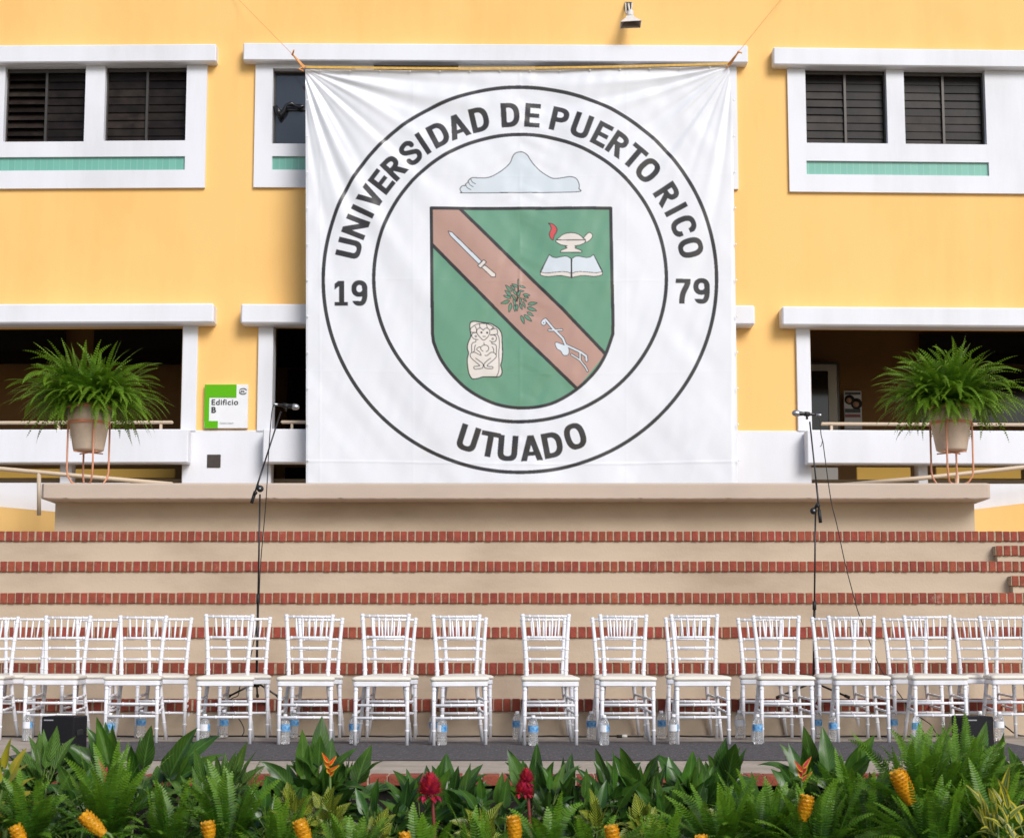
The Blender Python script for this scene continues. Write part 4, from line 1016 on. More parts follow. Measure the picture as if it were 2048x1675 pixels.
bots = [(54, 1482, 160, 'under the first chair at the left, label turned to white'), (219, 1485, 20, 'behind the left front leg of the third front chair, blue label'), (281.6, 1475, 20, 'below the third rear chair, partly behind big leaves'), (408.8, 1488, 160, 'beside the left leg of the fourth front chair, white label side'), (447, 1475.5, 70, 'behind the fourth front chair, near the coiled cable'),
        (569.7, 1488.5, 20, 'beside the left leg of the fifth front chair'), (587.5, 1476, 20, 'behind the fifth front chair, mostly hidden'), (707.6, 1487, 25, 'behind the left leg of the sixth front chair'), (868, 1482, 20, 'standing farther back at the left leg of the seventh front chair'), (884, 1490.5, 110, 'just right of the left leg of the seventh front chair'),
        (1034.4, 1479.5, 20, 'in the gap left of the middle chair'), (1066.6, 1491.5, 10, 'in front, just right of the left leg of the middle chair'), (1182.8, 1479.5, 15, 'in the gap left of the ninth front chair'), (1208.6, 1490.5, 140, 'behind the left leg of the ninth front chair'), (1323, 1478, 60, 'in the gap between the ninth and tenth front chairs'),
        (1348, 1488.5, 150, 'beside the left leg of the tenth front chair'), (1479.5, 1477, 165, 'in the gap right of the tenth front chair, white label side'), (1515.8, 1488.5, 15, 'left of the eleventh front chair, blue label'), (1635.5, 1476, 15, 'just right of the eleventh front chair'), (1668.7, 1484, 15, 'left of the twelfth front chair'),
        (1786.6, 1475.5, 40, 'just right of the twelfth front chair, set back'), (1833, 1484.5, 50, 'behind the left leg of the thirteenth front chair'), (1962, 1479, 160, 'behind the right speaker'), (2000, 1481, 165, 'at the right edge beside the black speaker, white label side')]
for i, (u, v, a, lb) in enumerate(bots):
    c = bot0 if i == 0 else copy_tree(bot0); p = PZ(u, v, 0); c.location = (p.x, p.y, .0055); c.rotation_euler = (0, 0, R(-207+a)); c.scale = (1.08, 1.08, 1.06)
    tag(c, 'clear water bottle '+lb, 'bottle', 'water bottles on the ground by the chairs')

# ------------------------------------------------------------------ floor speakers
def speaker(u0, u1, v0, Y, rz, label, side):
    x0, x1 = P(u0, v0, Y).x, P(u1, v0, Y).x; zt_ = zat(v0, Y); w_ = x1-x0
    root = empty('floor_speaker', ((x0+x1)/2, Y, 0), R(rz))
    q = MB(); q.bbox(-w_/2, w_/2, 0, .24, .004, zt_, 0, .008); q.build('cabinet', M['box'], root)
    q = MB(); q.bbox(-w_/2+.008, w_/2-.008, -.006, -.001, .02, zt_-.012, 0, .003); q.build('grille', M['box'], root)
    q = MB(); q.box(-.1*0-w_/2+.02, -w_/2+.085, -.0085, -.0065, zt_-.028, zt_-.020); lo_ = q.build('badge', M['logo'], root)
    # engraved letters on the badge: thin bars
    q = MB(); q.bbox(side*w_/2-.004, side*w_/2+.004, .06, .16, zt_-.13, zt_-.09, 0, .003); q.build('handle', M['rubber'], root)
    tag(root, label, 'speaker', 'black speakers on the ground in front of the chairs'); return root
speaker(82, 150, 1432, 10.6, -6, 'black box speaker on the ground in front of the second chair from the left', 1)
speaker(1927, 1988, 1432, 10.6, 5, 'black box speaker among the plants at the right end of the chair rows', -1)

# ------------------------------------------------------------------ microphone stands
def mic_stand(Y, zt_, hub, top, clutch, b0, b1, feet, label, knob):
    root = empty('microphone_stand', P(hub[0], hub[1], Y)*1.0)
    root.location.z = zt_
    H_ = P(*hub, Y); T_ = P(*top, Y)
    q = MB(); q.tube([H_+Vector((0, 0, -.02)), H_.lerp(T_, .45)], .0105, 10); q.tube([H_.lerp(T_, .44), T_], .0075, 8); q.build('pole', M['black'], root)
    q = MB(); q.tube([H_.lerp(T_, .42), H_.lerp(T_, .47)], .016, 10); q.build('height_clutch', M['rubber'], root)
    q = MB(); q.tube([H_+Vector((0, 0, -.03)), H_+Vector((0, 0, .06))], .026, 12); q.build('tripod_hub', M['rubber'], root)
    for fx, fy in feet:
        f = Vector((H_.x+fx, Y+fy, zt_+.012)); s0 = H_+Vector((0, 0, .01)); q = MB(); q.tube([s0, s0.lerp(f, .93)], .0085, 8); lg = q.build('leg', M['black'], root)
        q = MB(); q.tube([s0.lerp(f, .86), f], .013, 8); q.build('rubber_foot', M['rubber'], lg)
    B0, B1 = P(*b0, Y-.03), P(*b1, Y-.03)
    q = MB(); q.tube([B0, B1], .0068, 8); q.tube([B0.lerp(B1, .42), B0], .0082, 8); bo = q.build('boom_arm', M['black'], root)
    q = MB(); q.tube([B0, B0.lerp(B1, .13)], .0145, 10); q.build('counterweight', M['rubber'], bo)
    K = P(*clutch, Y-.02); q = MB(); q.lathe([(.0, -.02), (.026, -.018), (.030, 0), (.026, .018), (0, .02)], K, 16, axis=(0, -1, 0)); q.tube([K, P(*clutch, Y-.02).lerp(B0.lerp(B1, .2), .9)], .012, 8)
    q.build('boom_clutch', M['rubber'], root)
    q = MB(); kk = P(*knob, Y-.05); q.lathe([(.0, -.012), (.016, -.010), (.017, .008), (0, .012)], kk, 10, axis=(0, -1, 0)); q.build('knob', M['rubber'], root)
    q = MB(); q.lathe([(.009, -.003), (.009, .003), (0, .004)], K+Vector((0, -.022, 0)), 12, axis=(0, -1, 0)); q.build('bolt', M['grille'], root)
    unparent_offset(root)
    for c in root.children:
        for d in c.children: d.location = (0, 0, 0)
    tag(root, label, 'microphone stand', 'microphone stands on the first brick step')
    return root
z1_ = Zn[0]
mic_stand(13.22, z1_, (513, 1366), (520, 988), (520.5, 977), (503, 1006), (562, 822), [(-.235, -.10), (.215, -.10), (-.02, .19)], 'black boom microphone stand at the left, its arm leaning right', (511, 985))
mic_stand(13.22, z1_, (1627, 1366), (1631, 1018), (1627, 1021), (1641, 1045), (1619.5, 843), [(-.33, -.10), (.28, -.10), (.02, .19)], 'black boom microphone stand at the right, its arm leaning left', (1636, 1011))
def microphone(a, b, Y, label):
    A, B = P(*a, Y), P(*b, Y-.02); ax = (B-A).normalized(); L_ = (B-A).length; root = empty('microphone', A)
    q = MB(); q.lathe([(0, 0), (.011, .002), (.012, .02), (.0145, L_*.45), (.020, L_*.68), (.021, L_*.72)], (0, 0, 0), 16, axis=ax); q.build('mic_body', M['black'], root)
    q = MB(); q.lathe([(.022, L_*.70), (.0265, L_*.74), (.027, L_*.78), (.0265, L_*.86), (.021, L_*.95), (.010, L_*.995), (0, L_)], (0, 0, 0), 18, axis=ax); q.build('mic_grille', M['grille'], root)
    q = MB(); c = ax*L_*.38; q.lathe([(.019, -.022), (.021, 0), (.019, .022)], c, 12, axis=ax); q.tube([c, c+Vector((0, 0, -.045))], .010, 8); q.build('mic_clip', M['rubber'], root)
    q = MB(); q.lathe([(.0095, -.045), (.0105, -.04), (.0105, .003)], (0, 0, 0), 12, axis=ax); q.build('plug', M['grille'], root)
    tag(root, label, 'microphone'); return root
microphone((556, 809), (598, 814.5), 13.18, 'microphone clipped to the left boom stand, its silver grille pointing right')
microphone((1632, 829), (1584, 825.5), 13.18, 'microphone clipped to the right boom stand, its silver grille pointing left')
def cable(pts, r, label, m='rubber', n=6):
    q = MB(); q.tube(smooth3(pts, n), r, 6); o = q.build('cable', M[m]); tag(o, label, 'cable'); return o
def smooth3(pts, n=6):
    p = [np.array(q, float) for q in pts]; out = []
    for i in range(len(p)-1):
        p0 = p[max(i-1, 0)]; p1 = p[i]; p2 = p[i+1]; p3 = p[min(i+2, len(p)-1)]
        for s_ in range(n):
            t = s_/n; out.append(Vector(.5*((2*p1)+(-p0+p2)*t+(2*p0-5*p1+4*p2-p3)*t*t+(-p0+3*p1-3*p2+p3)*t**3)))
    out.append(Vector(p[-1])); return out
YC = 13.10
cable([P(553, 808.5, 13.18), P(546, 813, 13.17), P(542, 840, 13.16), P(537, 910, 13.14), P(534.5, 960, YC), P(531, 1015, YC), P(527, 1060, YC), P(521, 1130, YC), P(516, 1230, YC), P(506, 1290, 13.0), P(494, 1340, 12.99), P(480, 1371, 12.99), P(476, 1390, 12.97), P(462, 1398, 12.96), P(466, 1420, 12.95), P(482, 1443, 12.9), P(488, 1458, 12.88), PZ(484, 1470, .006), PZ(470, 1471.5, .006), PZ(440, 1471, .006), PZ(380, 1471.5, .006)], .0042, 'thin black cable hanging from the left microphone and looping to the ground')
cable([P(1634, 829.5, 13.18), P(1640, 840, 13.17), P(1642, 868, 13.16), P(1646, 885, 13.15), P(1650, 915, 13.15), P(1662, 1000, 13.12), P(1674, 1050, YC), P(1690, 1125, YC), P(1707, 1190, YC), P(1716, 1222, YC), P(1742, 1290, 13.0), P(1764, 1342, 13.0), P(1797, 1385, 13.0), P(1822, 1420, 12.95), P(1850, 1440, 12.9), P(1862, 1449, 12.88), PZ(1880, 1470, .006), PZ(1930, 1471, .006)], .0042, 'thin black cable slanting from the right microphone down to the ground')
q = MB(); q.tube([P(1645, 880, 13.13), P(1643, 890, 13.11), P(1640, 893, 13.12)], .003, 5); tag(q.build('cable_tie', M['rubber']), 'black cable tie on the cable of the right microphone', 'cable tie')
pts = [PZ(u, 1471.6+.5*math.sin(u*.05)+.35*math.sin(u*.17), .006) for u in range(-60, 1960, 20)]
cable(pts, .0065, 'long black cable lying along the foot of the brick steps', n=2)
q = MB(); c = PZ(1247, 1471.5, .012); q.tube([c+Vector((-.055, 0, 0)), c+Vector((.0, 0, 0))], .012, 8); cn = q.build('cable_connector', M['rubber']); tag(cn, 'cable connector with pale tape below the ninth front chair', 'connector')
q = MB(); q.tube([c+Vector((-.012, -.001, .001)), c+Vector((.03, -.001, .001))], .0135, 8); q.build('tape', M['gold'], cn)
cable([P(1960, 1430, 12.6), P(2000, 1445, 12.6), P(2015, 1455, 12.6), PZ(2040, 1470, .006), PZ(2100, 1472, .006)], .006, 'black cable curving to the ground at the far right')

# ------------------------------------------------------------------ leaves and fronds
def leaf(q, base, d, up, L_, wd, droop, fold=.25, n=7, m=0, wav=0.0, shape=.55):
    """broad blade from base along d, bending down by droop; uv = (across, along)"""
    d = Vector(d).normalized(); side = d.cross(Vector(up))
    if side.length < 1e-3: side = Vector((1, 0, 0))
    side.normalize(); vs = []; uv = []; p = Vector(base); st_ = L_/n; ph = random.uniform(0, 6)
    for i in range(n+1):
        t = i/n
        nrm = side.cross(d).normalized()
        h = wd*.5*(math.sin(math.pi*min(1, t**shape*1.0))**.85 if 0 < t < 1 else 0.02)
        wv = wav*h*math.sin(t*11+ph)
        vs += [p-side*h+nrm*(h*fold*1.0+wv), p-side*h*.5+nrm*h*fold*.4, p, p+side*h*.5+nrm*h*fold*.4, p+side*h+nrm*(h*fold-wv)]
        uv += [(-1, t), (-.5, t), (.0001, t), (.5, t), (1, t)]
        p = p+d*st_; d = (d+Vector((0, 0, -droop/n))).normalized()
    q.add(vs, [(5*i+j, 5*i+j+1, 5*i+j+6, 5*i+j+5) for i in range(n) for j in range(4)], m, uv, True)
def frond(q, base, d, L_, wd, droop, step=.012, m=0, rm=None, curl=0., taper0=.25, hwf=.80):
    d = Vector(d).normalized(); p = Vector(base); n = max(6, int(L_/step)); side = d.cross(Vector((0, 0, 1)))
    if side.length < .05: side = Vector((math.cos(curl*9), math.sin(curl*9), 0))
    side.normalize(); pts = [p.copy()]; vs = []; fs = []; uv = []
    tw = random.uniform(-.5, .5)
    for i in range(n):
        t = (i+.5)/n; p = p+d*(L_/n); d = (d+Vector((0, 0, -droop/n*(0.35+1.3*t)))+side*curl/n).normalized()
        side = (side-d*side.dot(d)).normalized(); nrm = side.cross(d).normalized(); pts.append(p.copy())
        if t < .10: continue
        w_ = wd*.5*min(1, (t-.05)/taper0+.25)*(1-t**3.2)**.8*random.uniform(.9, 1.08)
        s2 = (side*math.cos(tw*t)+nrm*math.sin(tw*t))
        hw = step*hwf
        for s in (-1, 1):
            b = len(vs); tipv = s2*s*w_+d*w_*.28-nrm*w_*random.uniform(.05, .3)
            vs += [p+d*hw*.4, p+tipv*.7+d*hw*.45+nrm*.001, p+tipv, p+tipv*.62-d*hw*.5, p-d*hw*.5]
            uv += [(.2, t), (1, t), (1, t), (1, t), (.2, t)]; fs.append((b, b+1, b+2, b+3, b+4) if s > 0 else (b+4, b+3, b+2, b+1, b))
    q.add(vs, fs, m, uv, False)
    k = max(1, len(pts)//7); pp = pts[::k]
    if len(pp) > 1: q.tube(pp, [max(.0007, .0022*(1-i/len(pp))) for i in range(len(pp))], 3, m if rm is None else rm, cap=False)
def fern_bush(q, n, L0, L1, wd, z0, el0, el1, droop0, droop1, r0=.03, step=.012, azr=(0, 360), curl=.5):
    for i in range(n):
        az = R(random.uniform(*azr)); e = R(el0+(el1-el0)*random.random()**.8); L_ = random.uniform(L0, L1)
        d = (math.cos(az)*math.cos(e), math.sin(az)*math.cos(e), math.sin(e))
        b = (math.cos(az)*r0*random.random(), math.sin(az)*r0*random.random(), z0+random.uniform(-.01, .02))
        frond(q, b, d, L_, wd*random.uniform(.8, 1.15), random.uniform(droop0, droop1), step, curl=random.uniform(-curl, curl), hwf=.8 if step < .02 else .66)
# potted ferns on the stage
for (uc, seed, lb) in ((180, 11, 'left'), (1902, 23, 'right')):
    random.seed(seed); Yp = 16.18; PX = 3146/Yp
    zb0 = zat(902, Yp); zr = zat(812, Yp); xc = P(uc-2 if uc < 1000 else uc, 860, Yp).x
    root = empty('potted_fern', (xc, Yp, zb0)); hp = zr-zb0; rt = .225; rb_ = .158
    q = MB(); q.lathe([(0, 0), (rb_-.02, .0), (rb_-.004, .008), (rb_, .02), (rt-.02, hp*.62), (rt-.008, hp*.66), (rt-.004, hp*.98)], n=36); q.build('pot', M['pot'], root)
    q = MB(); q.lathe([(rt-.006, hp*.93), (rt+.004, hp*.94), (rt+.010, hp), (rt-.004, hp+.008), (rt-.02, hp), (rt-.022, hp-.05)], n=36); q.build('pot_rim', M['potrim'], root)
    q = MB(); q.lathe([(0, hp-.03), (rt-.022, hp-.035)], n=24); q.build('soil', M['soil'], root)
    q = MB()
    for k_, n_, l0_, l1_, e0_, e1_, d0_, d1_, r0_ in ((0, 110, .40, .80, 50, 90, .2, 1.6, .14), (1, 240, .45, .90, 22, 66, .7, 2.2, .15), (2, 180, .40, .80, 5, 42, 1.0, 2.5, .17), (3, 110, .28, .58, 25, 80, 1.5, 3.4, .16), (4, 16, .30, .50, 0, 35, 2.6, 4.2, .21)):
        fern_bush(q, n_, l0_, l1_, .080, hp-.02, e0_, e1_, d0_, d1_, r0_, .025, curl=1.3)
    fern_bush(q, 5, .22, .40, .062, hp-.01, 0, 30, 3.2, 4.6, .21, .0125, (215, 325), curl=1.2)
    q.build('fern_fronds', M['fernpot'], root)
    tag(root, 'big bushy fern in a beige pot at the %s end of the stage' % lb, 'potted plant', 'potted ferns on the stage')
    # stand
    st = empty('plant_stand', (xc, Yp, zt)); hz = zb0-zt; r_ = .178; hr_ = zat(846, Yp)-zt
    q = MB(); n = 40; rr = rb_+(rt-rb_)*.56+.012
    q.tube([(rr*math.cos(2*math.pi*i/n), rr*math.sin(2*math.pi*i/n), hr_) for i in range(n+1)], .010, 6, cap=False)
    for dz in (-.012, .012): q.tube([((rr+.001)*math.cos(2*math.pi*i/n), (rr+.001)*math.sin(2*math.pi*i/n), hr_+dz) for i in range(n+1)], .008, 6, cap=False)
    q.build('hoop', M['copper'], st)
    q = MB(); q.tube([(-.12, -.12, hz-.012), (.12, .12, hz-.012)], .008, 6); q.tube([(.12, -.12, hz-.014), (-.12, .12, hz-.014)], .008, 6)
    q.build('cross_bar', M['copper'], st)
    for k in range(2):
        a = R(28 if uc < 1000 else -28)+k*math.pi/2; ca, sa = math.cos(a), math.sin(a); R_ = rr+.008
        prof = [(-R_, hr_), (-R_, .16), (-R_+.012, .09), (-R_+.05, .030), (-R_+.10, .008), (R_-.10, .008), (R_-.05, .030), (R_-.012, .09), (R_, .16), (R_, hr_)]
        q = MB(); q.tube([(x*ca, x*sa, z+(.012 if k else 0)) for x, z in prof], .0105, 8); q.build('leg_loop', M['copper'], st)
    tag(st, 'salmon metal plant stand holding the %s potted fern' % lb, 'plant stand', 'plant stands on the stage')

# ------------------------------------------------------------------ planting bed
ZG = -.92
def at(u, v, Y): return P(u, v, Y)
# broad-leaved clumps (type, u, v of the crown centre, Y, size, count)
def clump(kind, u, v, Y, size, n, m, name, label, group, wdt=.30, up=.55, seed=0, wk=1.14, cat='plant', front_only=False):
    v += 9; n = int(n*1.35); random.seed(1000+int(u)+seed); c = at(u, v, Y); root = empty(name, (c.x, Y, ZG)); q = MB(); hz = c.z-ZG
    ns = 1 if size < .16 else 4; size_ = size*(1 if ns == 1 else .86); heads = []
    for k in range(ns):
        o_ = Vector(((k-(ns-1)/2)*size*.26+random.uniform(-.03, .03), random.uniform(-.10, .08), random.uniform(-.05, .05)-abs(k-(ns-1)/2)*.035+.02)) if ns > 1 else Vector((0, 0, 0)); heads.append(o_)
    for i in range(n if ns == 1 else int(n*2.7)):
        o_ = heads[i % ns]; az = random.uniform(0, 2*math.pi); t = random.random(); t = t if ns > 1 else i/n
        e = R(84-112*t+random.uniform(-12, 12)); L_ = size_*random.uniform(.55, 1.15)
        d = Vector((math.cos(az)*math.cos(e)*1.15+o_.x*1.2, math.sin(az)*math.cos(e), math.sin(e))).normalized()
        bz = hz+random.uniform(-.06, .03)-(.14 if ns == 1 else .30)*t; b = Vector((math.cos(az)*.02, math.sin(az)*.02, bz))+o_; pet = b+d*size_*.26
        q.tube([b, pet], .0035, 4, 1, cap=False)
        upv = Vector((random.uniform(-.5, .5), random.uniform(-1.2, -.1), 1))
        leaf(q, pet, d, upv, L_*.92, L_*wdt*wk*random.uniform(.8, 1.15), random.uniform(.2, 1.1)+.6*t, random.uniform(.1, .5), 8, 0, .14)
    fo = q.build('leaves', [m, M['stem']], root)
    q = MB()
    for k in range(4):
        a = k*1.7; h_ = heads[k % ns]; q.tube([(math.cos(a)*.05, math.sin(a)*.05, 0), (h_.x*.6+math.cos(a)*.025, h_.y*.6+math.sin(a)*.025, hz*.6), (h_.x, h_.y, hz-.04+h_.z)], [.010, .008, .005], 6)
    q.build('stems', M['stem'], root)
    tag(root, label, cat, group); return root
gB = 'broad-leaved plants along the front edge'
clump(0, 75, 1540, 8.3, .25, 38, M['leafv'], 'striped_leaf_plant', 'striped broad-leaf plant in front of the left black speaker', gB, .28)
clump(0, 262, 1560, 8.35, .37, 22, M['leaf'], 'large_leaf_plant', 'plant with the largest upright pointed leaves, below the third front chair', gB, .32)
clump(0, 428, 1565, 8.3, .23, 40, M['leafv'], 'striped_leaf_plant', 'light striped broad-leaf plant below the fourth front chair', gB, .27)
clump(0, 640, 1568, 8.3, .30, 36, M['leaf'], 'broad_leaf_plant', 'dark broad-leaf plant around the small orange flower', gB, .32)
clump(0, 878, 1588, 8.2, .27, 42, M['leaf'], 'broad_leaf_plant', 'dark broad-leaf plant behind the taller red torch flower', gB, .30)
clump(0, 1092, 1588, 8.25, .26, 40, M['leaf'], 'broad_leaf_plant', 'broad-leaf plant right of the round red flower', gB, .29)
clump(0, 1268, 1585, 8.2, .27, 46, M['leaf'], 'broad_leaf_plant', 'dense broad-leaf plant below the tenth front chair', gB, .29)
clump(0, 1408, 1565, 8.3, .28, 36, M['leaf'], 'broad_leaf_plant', 'broad-leaf plant reaching up in front of the gap right of the tenth chair', gB, .36)
clump(0, 1650, 1572, 8.3, .30, 32, M['leaf'], 'broad_leaf_plant', 'broad-leaf plant beside the pink and yellow flower', gB, .32)
clump(0, 1790, 1580, 8.4, .24, 26, M['leaf'], 'broad_leaf_plant', 'dark broad-leaf plant behind the largest yellow cone flower', gB, .28)
clump(0, 1905, 1530, 8.6, .27, 32, M['leafv'], 'striped_leaf_plant', 'striped broad-leaf plant in front of the right black speaker', gB, .27)
clump(0, 2030, 1560, 8.3, .28, 36, M['leaf'], 'broad_leaf_plant', 'broad-leaf plant cut by the right edge of the photo', gB, .28)
clump(0, -30, 1580, 8.0, .26, 26, M['leaf'], 'broad_leaf_plant', 'dark broad-leaf plant cut by the left edge of the photo', gB, .28)
for u, v, lb in ((160, 1600, 'between the leftmost striped plant and the largest leaves'), (535, 1612, 'between the light striped plant and the orange flower'), (765, 1618, 'left of the taller red flower, low and dark'), (985, 1622, 'left of the rounder red flower, low and dark'), (1180, 1620, 'right of the rounder red flower, low and dark'), (1345, 1622, 'below the gap between the tenth and eleventh front chairs'), (1530, 1610, 'left of the pink and yellow flower, low and dark'), (1725, 1606, 'just left of the largest cone flower')):
    clump(0, u, v, 8.05, .20, 26, M['leaf'], 'broad_leaf_plant', 'low dark leafy plant '+lb, gB, .30, seed=8)
gV = 'small yellow-veined plants among the ferns'
for u, v, lb in ((590, 1610, 'left of the orange flower'), (655, 1622, 'below the orange flower'), (745, 1660, 'low at the bottom left of the taller red flower'), (965, 1655, 'between the two red flowers, low down'), (1195, 1640, 'below the middle of the planting bed'), (1290, 1645, 'left of the rightmost low cone flowers'), (1455, 1640, 'low under the tall broad-leaf plant')):
    clump(0, u, v-6, 7.75, .13, 26, M['leafy'], 'veined_leaf_plant', 'small yellow-veined leafy plant '+lb, gV, .42, seed=3)
# left edge croton and right edge dracaena
clump(0, -22, 1560, 7.6, .22, 14, leaf_mat('croton_leaf', (.12, .22, .02), (.36, .34, .02), .35, .4, (.6, .25, .02)), 'croton', 'yellow and orange croton at the left edge of the photo', None, .26)
clump(0, 2015, 1618, 6.95, .19, 18, M['leafb'], 'yellow_edged_plant', 'plant with long yellow-edged leaves at the bottom right corner', None, .17)
# ferns
gF = 'ferns in the planting bed'
def fern(u, v, Y, n, L0, L1, label, el=(25, 85), seed=0):
    v += (20 if u < 500 or u > 1350 else 38) if u < 1700 else 24; n = int(n*.8)
    random.seed(77+int(u)+seed); c = at(u, v, Y); root = empty('garden_fern', (c.x, Y, ZG)); q = MB(); h = c.z-ZG
    fern_bush(q, n, L0, L1, .085, h, el[0], el[1], .3, 1.5, .06, .0125); q.build('fern_fronds', M['fern'], root)
    q = MB(); q.tube([(0, 0, 0), (0, 0, h+.01)], [.02, .012], 7); q.build('crown', M['redstem'] if False else M['stem'], root)
    tag(root, label, 'fern', gF)
fern(215, 1660, 7.5, 46, .34, .50, 'upright fern right of the big leaning yellow cone flower', (35, 85))
fern(60, 1668, 7.3, 34, .26, .40, 'fern between the two leftmost cone flowers')
fern(455, 1668, 7.4, 36, .30, .42, 'fern right of the small cone flower below the fourth chair')
fern(340, 1680, 7.3, 34, .26, .36, 'low fern in front of the third front chair')
fern(10, 1640, 7.6, 20, .25, .34, 'small fern at the left edge of the planting bed')
fern(560, 1690, 7.3, 30, .24, .34, 'low fern at the bottom left of the upright cone flower')
fern(700, 1705, 7.3, 26, .24, .32, 'low fern at the bottom below the dark leaves')
fern(840, 1710, 7.3, 28, .24, .33, 'low fern below the taller red flower')
fern(965, 1705, 7.3, 26, .22, .33, 'low fern left of the central cone flower')
fern(1100, 1690, 7.3, 30, .24, .34, 'fern right of the central cone flower')
fern(1190, 1705, 7.3, 26, .22, .32, 'low fern just left of the cone flower under the tenth chair')
fern(1320, 1705, 7.3, 28, .22, .32, 'low fern right of the cone flower under the tenth chair')
fern(1440, 1690, 7.3, 36, .28, .40, 'fern with two tall fronds under the eleventh chair')
fern(1530, 1680, 7.5, 40, .30, .44, 'fern left of the upright cone flower at the right', (30, 85))
fern(1640, 1700, 7.2, 36, .28, .42, 'fern right of the upright cone flower at the right')
fern(1730, 1660, 7.5, 44, .32, .48, 'fern left of the largest cone flower')
fern(1840, 1620, 7.6, 60, .34, .52, 'dense tall fern right of the largest cone flower', (35, 86))
fern(1930, 1600, 7.8, 60, .34, .50, 'tallest fern in front of the right black speaker', (35, 86))
fern(1990, 1680, 7.2, 50, .32, .46, 'fern in the bottom right corner behind the yellow-edged leaves')
fern(1880, 1700, 7.1, 50, .30, .44, 'fern at the bottom below the tall fern')
# ------------------------------------------------------------------ flowers
def cone_flower(u0, v0, u1, v1, Y, wpx, label):
    """beehive ginger: overlapping cupped scales; (u0,v0) is the tip and (u1,v1) the foot of the cone"""
    A, B = at(u1, v1, Y), at(u0, v0, Y-.01); ax = (B-A); L_ = ax.length; ax.normalize(); r = wpx/2*Y/3146
    root = empty('cone_flower', (A.x, Y, ZG)); off = Vector((0, 0, A.z-ZG)); q = MB()
    rot = Vector((0, 0, 1)).rotation_difference(ax).to_matrix(); random.seed(int(u0))
    prof = lambda t: r*(.62+.38*min(1, t*3))*math.sqrt(max(.02, 1-max(0, (t-.72)/.29)**2))
    q.lathe([(prof(k/12)*.86, L_*k/12) for k in range(13)], off, 14, axis=ax)
    rows = int(L_/.0155)
    for k in range(rows):
        t = k/rows; rr = prof(t); n = max(5, int(2*math.pi*rr/.0185))
        for j in range(n):
            a = 2*math.pi*(j+.5*(k % 2))/n+random.uniform(-.04, .04); o = Vector((math.cos(a), math.sin(a), 0)); tn = Vector((-math.sin(a), math.cos(a), 0)); w_ = math.pi*rr/n*1.02
            zc = L_*t; Z = Vector((0, 0, 1))
            pts_ = [o*rr*.84+tn*w_+Z*zc, o*rr*.84-tn*w_+Z*zc, o*(rr*1.03)-tn*w_*.95+Z*(zc+.010), o*(rr*1.08)+Z*(zc+.0165), o*(rr*1.03)+tn*w_*.95+Z*(zc+.010), o*rr*.88+Z*(zc+.012)]
            q.add([off+rot@p for p in pts_], [(0, 1, 2, 3), (0, 3, 4), (2, 5, 3), (3, 5, 4)], 0, smooth=False)
    q.build('cone', M['cone'], root)
    q = MB(); base = Vector((-ax.x*.25+random.uniform(-.03, .03), 0, 0)); q.tube(smooth3([base, off*.5+base*.6, off-ax*.06, off+ax*.01]), .008, 8); q.build('stem', M['stem'], root)
    tag(root, label, 'flower', 'yellow cone flowers in the planting bed')
cone_flower(28, 1649, 48, 1690, 7.0, 27, 'yellow cone flower in the bottom left corner')
cone_flower(164, 1626, 208, 1668, 7.05, 30, 'leaning yellow cone flower, second from the left')
cone_flower(415, 1641, 420, 1680, 7.0, 27, 'short yellow cone flower below the fourth front chair')
cone_flower(597, 1638, 616, 1690, 7.0, 29, 'yellow cone flower left of centre, its top tilted left')
cone_flower(809, 1663, 812, 1700, 7.0, 22, 'yellow cone flower just peeking in at the bottom below the taller red flower')
cone_flower(1026, 1630, 1032, 1690, 7.0, 28, 'yellow cone flower at the bottom centre below the round red flower')
cone_flower(1222, 1649, 1228, 1695, 7.0, 28, 'yellow cone flower at the bottom below the ninth front chair')
cone_flower(1402, 1669, 1405, 1700, 7.0, 24, 'yellow cone flower barely visible at the bottom right of centre')
cone_flower(1615, 1589, 1605, 1640, 7.2, 29, 'upright yellow cone flower below the pink and yellow flower')
cone_flower(1792, 1539, 1823, 1606, 7.2, 35, 'largest yellow cone flower, leaning left on a long stem')
def torch(u, v, Y, size, label, lobes=1, squash=1.0):
    c = at(u, v, Y); root = empty('torch_flower', (c.x, Y, ZG)); q = MB(); random.seed(int(u)); h = c.z-ZG
    for lb_ in range(lobes):
        oc = Vector((0, 0, h)) if lobes == 1 else Vector(((.004, -.014, .012)[lb_], (-.01, -.02, -.01)[lb_], h+(.030, -.022, -.030)[lb_])); sc = size if lobes == 1 else size*(.72, .74, .55)[lb_]
        for k in range(11):
            t = k/10; z = (t-.45)*1.05*sc*squash; rr = sc*.62*math.sin(math.pi*min(1, .16+t*.80))**.8; n = max(4, int(9*rr/(sc*.5)))
            for j in range(n):
                a = 2*math.pi*(j+.37*k)/n+random.uniform(-.1, .1); o = Vector((math.cos(a), math.sin(a), 0))
                d = (o*(.75-.45*t)+Vector((0, 0, .45+.5*t-(.5 if t < .2 else 0)))).normalized()
                leaf(q, oc+o*rr*.55+Vector((0, 0, z)), d, (o.x*-.1, o.y*-.1, 1), sc*.48, sc*.34, .3 if t > .3 else .9, .5, 4)
    q.build('bracts', M['torch'], root)
    q = MB(); q.tube(smooth3([(.03, .01, 0), (.035, 0, h*.5), (.012, 0, h-size*.5), (0, 0, h)]), .008, 8); q.build('stem', M['redstem'], root)
    tag(root, label, 'flower', 'red torch flowers in the planting bed')
torch(860, 1580, 7.7, .092, 'tall red torch flower, left of the two', squash=.95)
torch(1051, 1570, 7.8, .080, 'rounder dark red torch flower, right of the two', lobes=3)
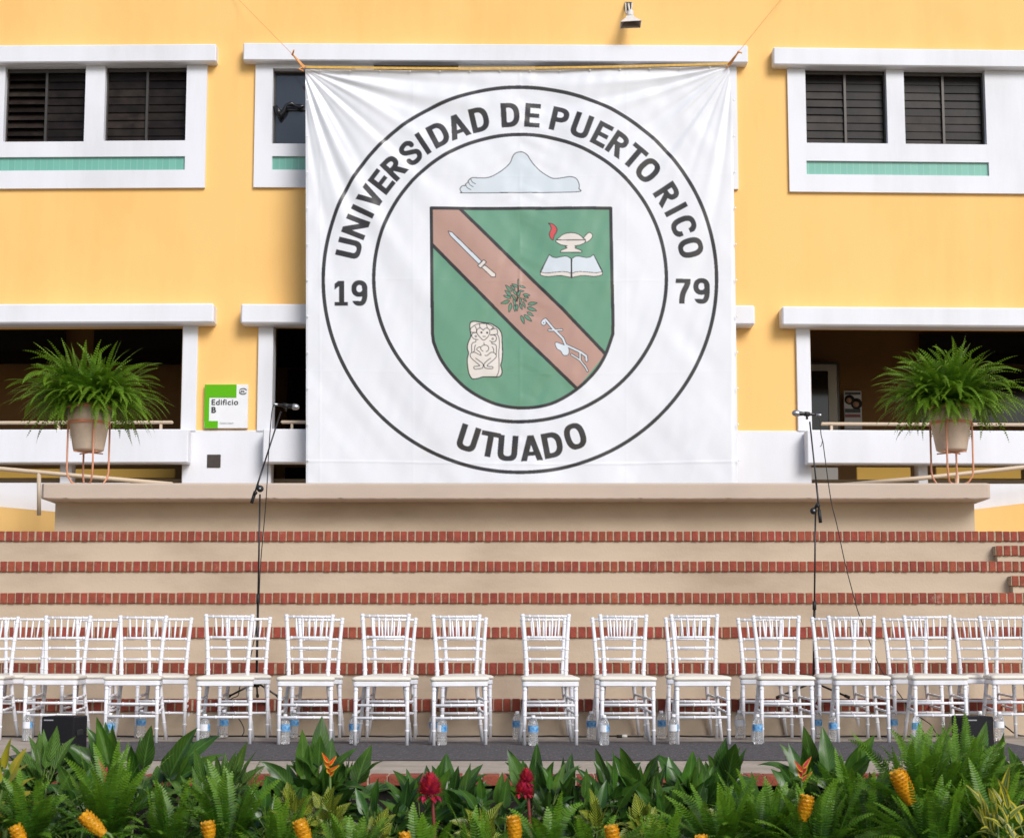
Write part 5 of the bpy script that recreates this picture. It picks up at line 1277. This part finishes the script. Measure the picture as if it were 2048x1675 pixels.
def heliconia(u, v, Y, size, m1, m2, n, label, seed, spread=1.):
    random.seed(seed); c = at(u, v, Y); root = empty('heliconia_flower', (c.x, Y, ZG)); h = c.z-ZG; q = MB()
    for k in range(n):
        s = -1 if k % 2 else 1; e = R(random.uniform(25, 75)); z = (k-n/2)*size*.22
        d = Vector((s*math.cos(e)*spread, -.25, math.sin(e)))
        leaf(q, (0, -.01*k, h+z), d, (0, -1, .3), size, size*.30, -.2, .7, 5, 0); leaf(q, (0, -.01*k-.004, h+z+.004), d, (0, -1, .3), size*.96, size*.16, -.2, .7, 5, 1)
    q.build('bracts', [m1, m2], root)
    q = MB(); q.tube([(0, .01, 0), (.01, .01, h*.5), (0, .005, h)], .006, 7); q.build('stem', M['stem'], root); tag(root, label, 'flower')
heliconia(660, 1535, 8.0, .065, M['helicy'], M['helic'], 6, 'small orange-red flower with yellow tips among dark leaves', 5)
heliconia(1603, 1545, 7.9, .075, M['helicy'], M['pink'], 5, 'pink and yellow flower with pointed bracts at the right', 9, 1.3)
random.seed(4)
c = at(205, 1560, 7.8); root = empty('pink_flower', (c.x, 7.8, ZG)); h = c.z-ZG; q = MB()
q.tube([(.005, 0, 0), (.0, 0, h*.6), (0, 0, h-.02)], .005, 6); q.build('stem', M['redstem'], root)
q = MB(); leaf(q, (0, 0, h-.03), (.25, 0, 1), (0, -1, .2), .10, .030, -.3, .8, 6); leaf(q, (.016, -.004, h+.028), (-.45, 0, 1), (0, -1, .2), .10, .022, .1, .8, 6); q.build('bracts', M['pink'], root)
tag(root, 'slender crimson flower with a bent tip among the large leaves', 'flower')
# low filler foliage between the plants
random.seed(99); q = MB()
for i in range(4200):
    x = random.uniform(-3.6, 3.6); y = random.uniform(6.6, 8.7); top_ = -.26 if y > 7.6 else -.36
    z = ZG+random.random()**.6*(top_-ZG); a = random.uniform(0, 6.28); e = random.uniform(-.3, 1.2)
    leaf(q, (x, y, z), (math.cos(a)*math.cos(e), math.sin(a)*math.cos(e), math.sin(e)), (0, -.4, 1), random.uniform(.08, .17), random.uniform(.03, .055), .6, .3, 3)
M['filler'] = leaf_mat('filler_leaf', (.008, .022, .006), (.018, .045, .010), .45, .2, (.04, .07, .015), .1)
tag(q.build('ground_cover', M['filler']), kind='stuff', label='dark low leaves filling the bed between the plants', cat='ground cover')
q = MB(); q.add([(-9, 3, ZG+.012), (9, 3, ZG+.012), (9, 8.95, ZG+.012), (-9, 8.95, ZG+.012)], [(0, 1, 2, 3)])
tag(q.build('planting_soil', M['soil']), kind='structure')
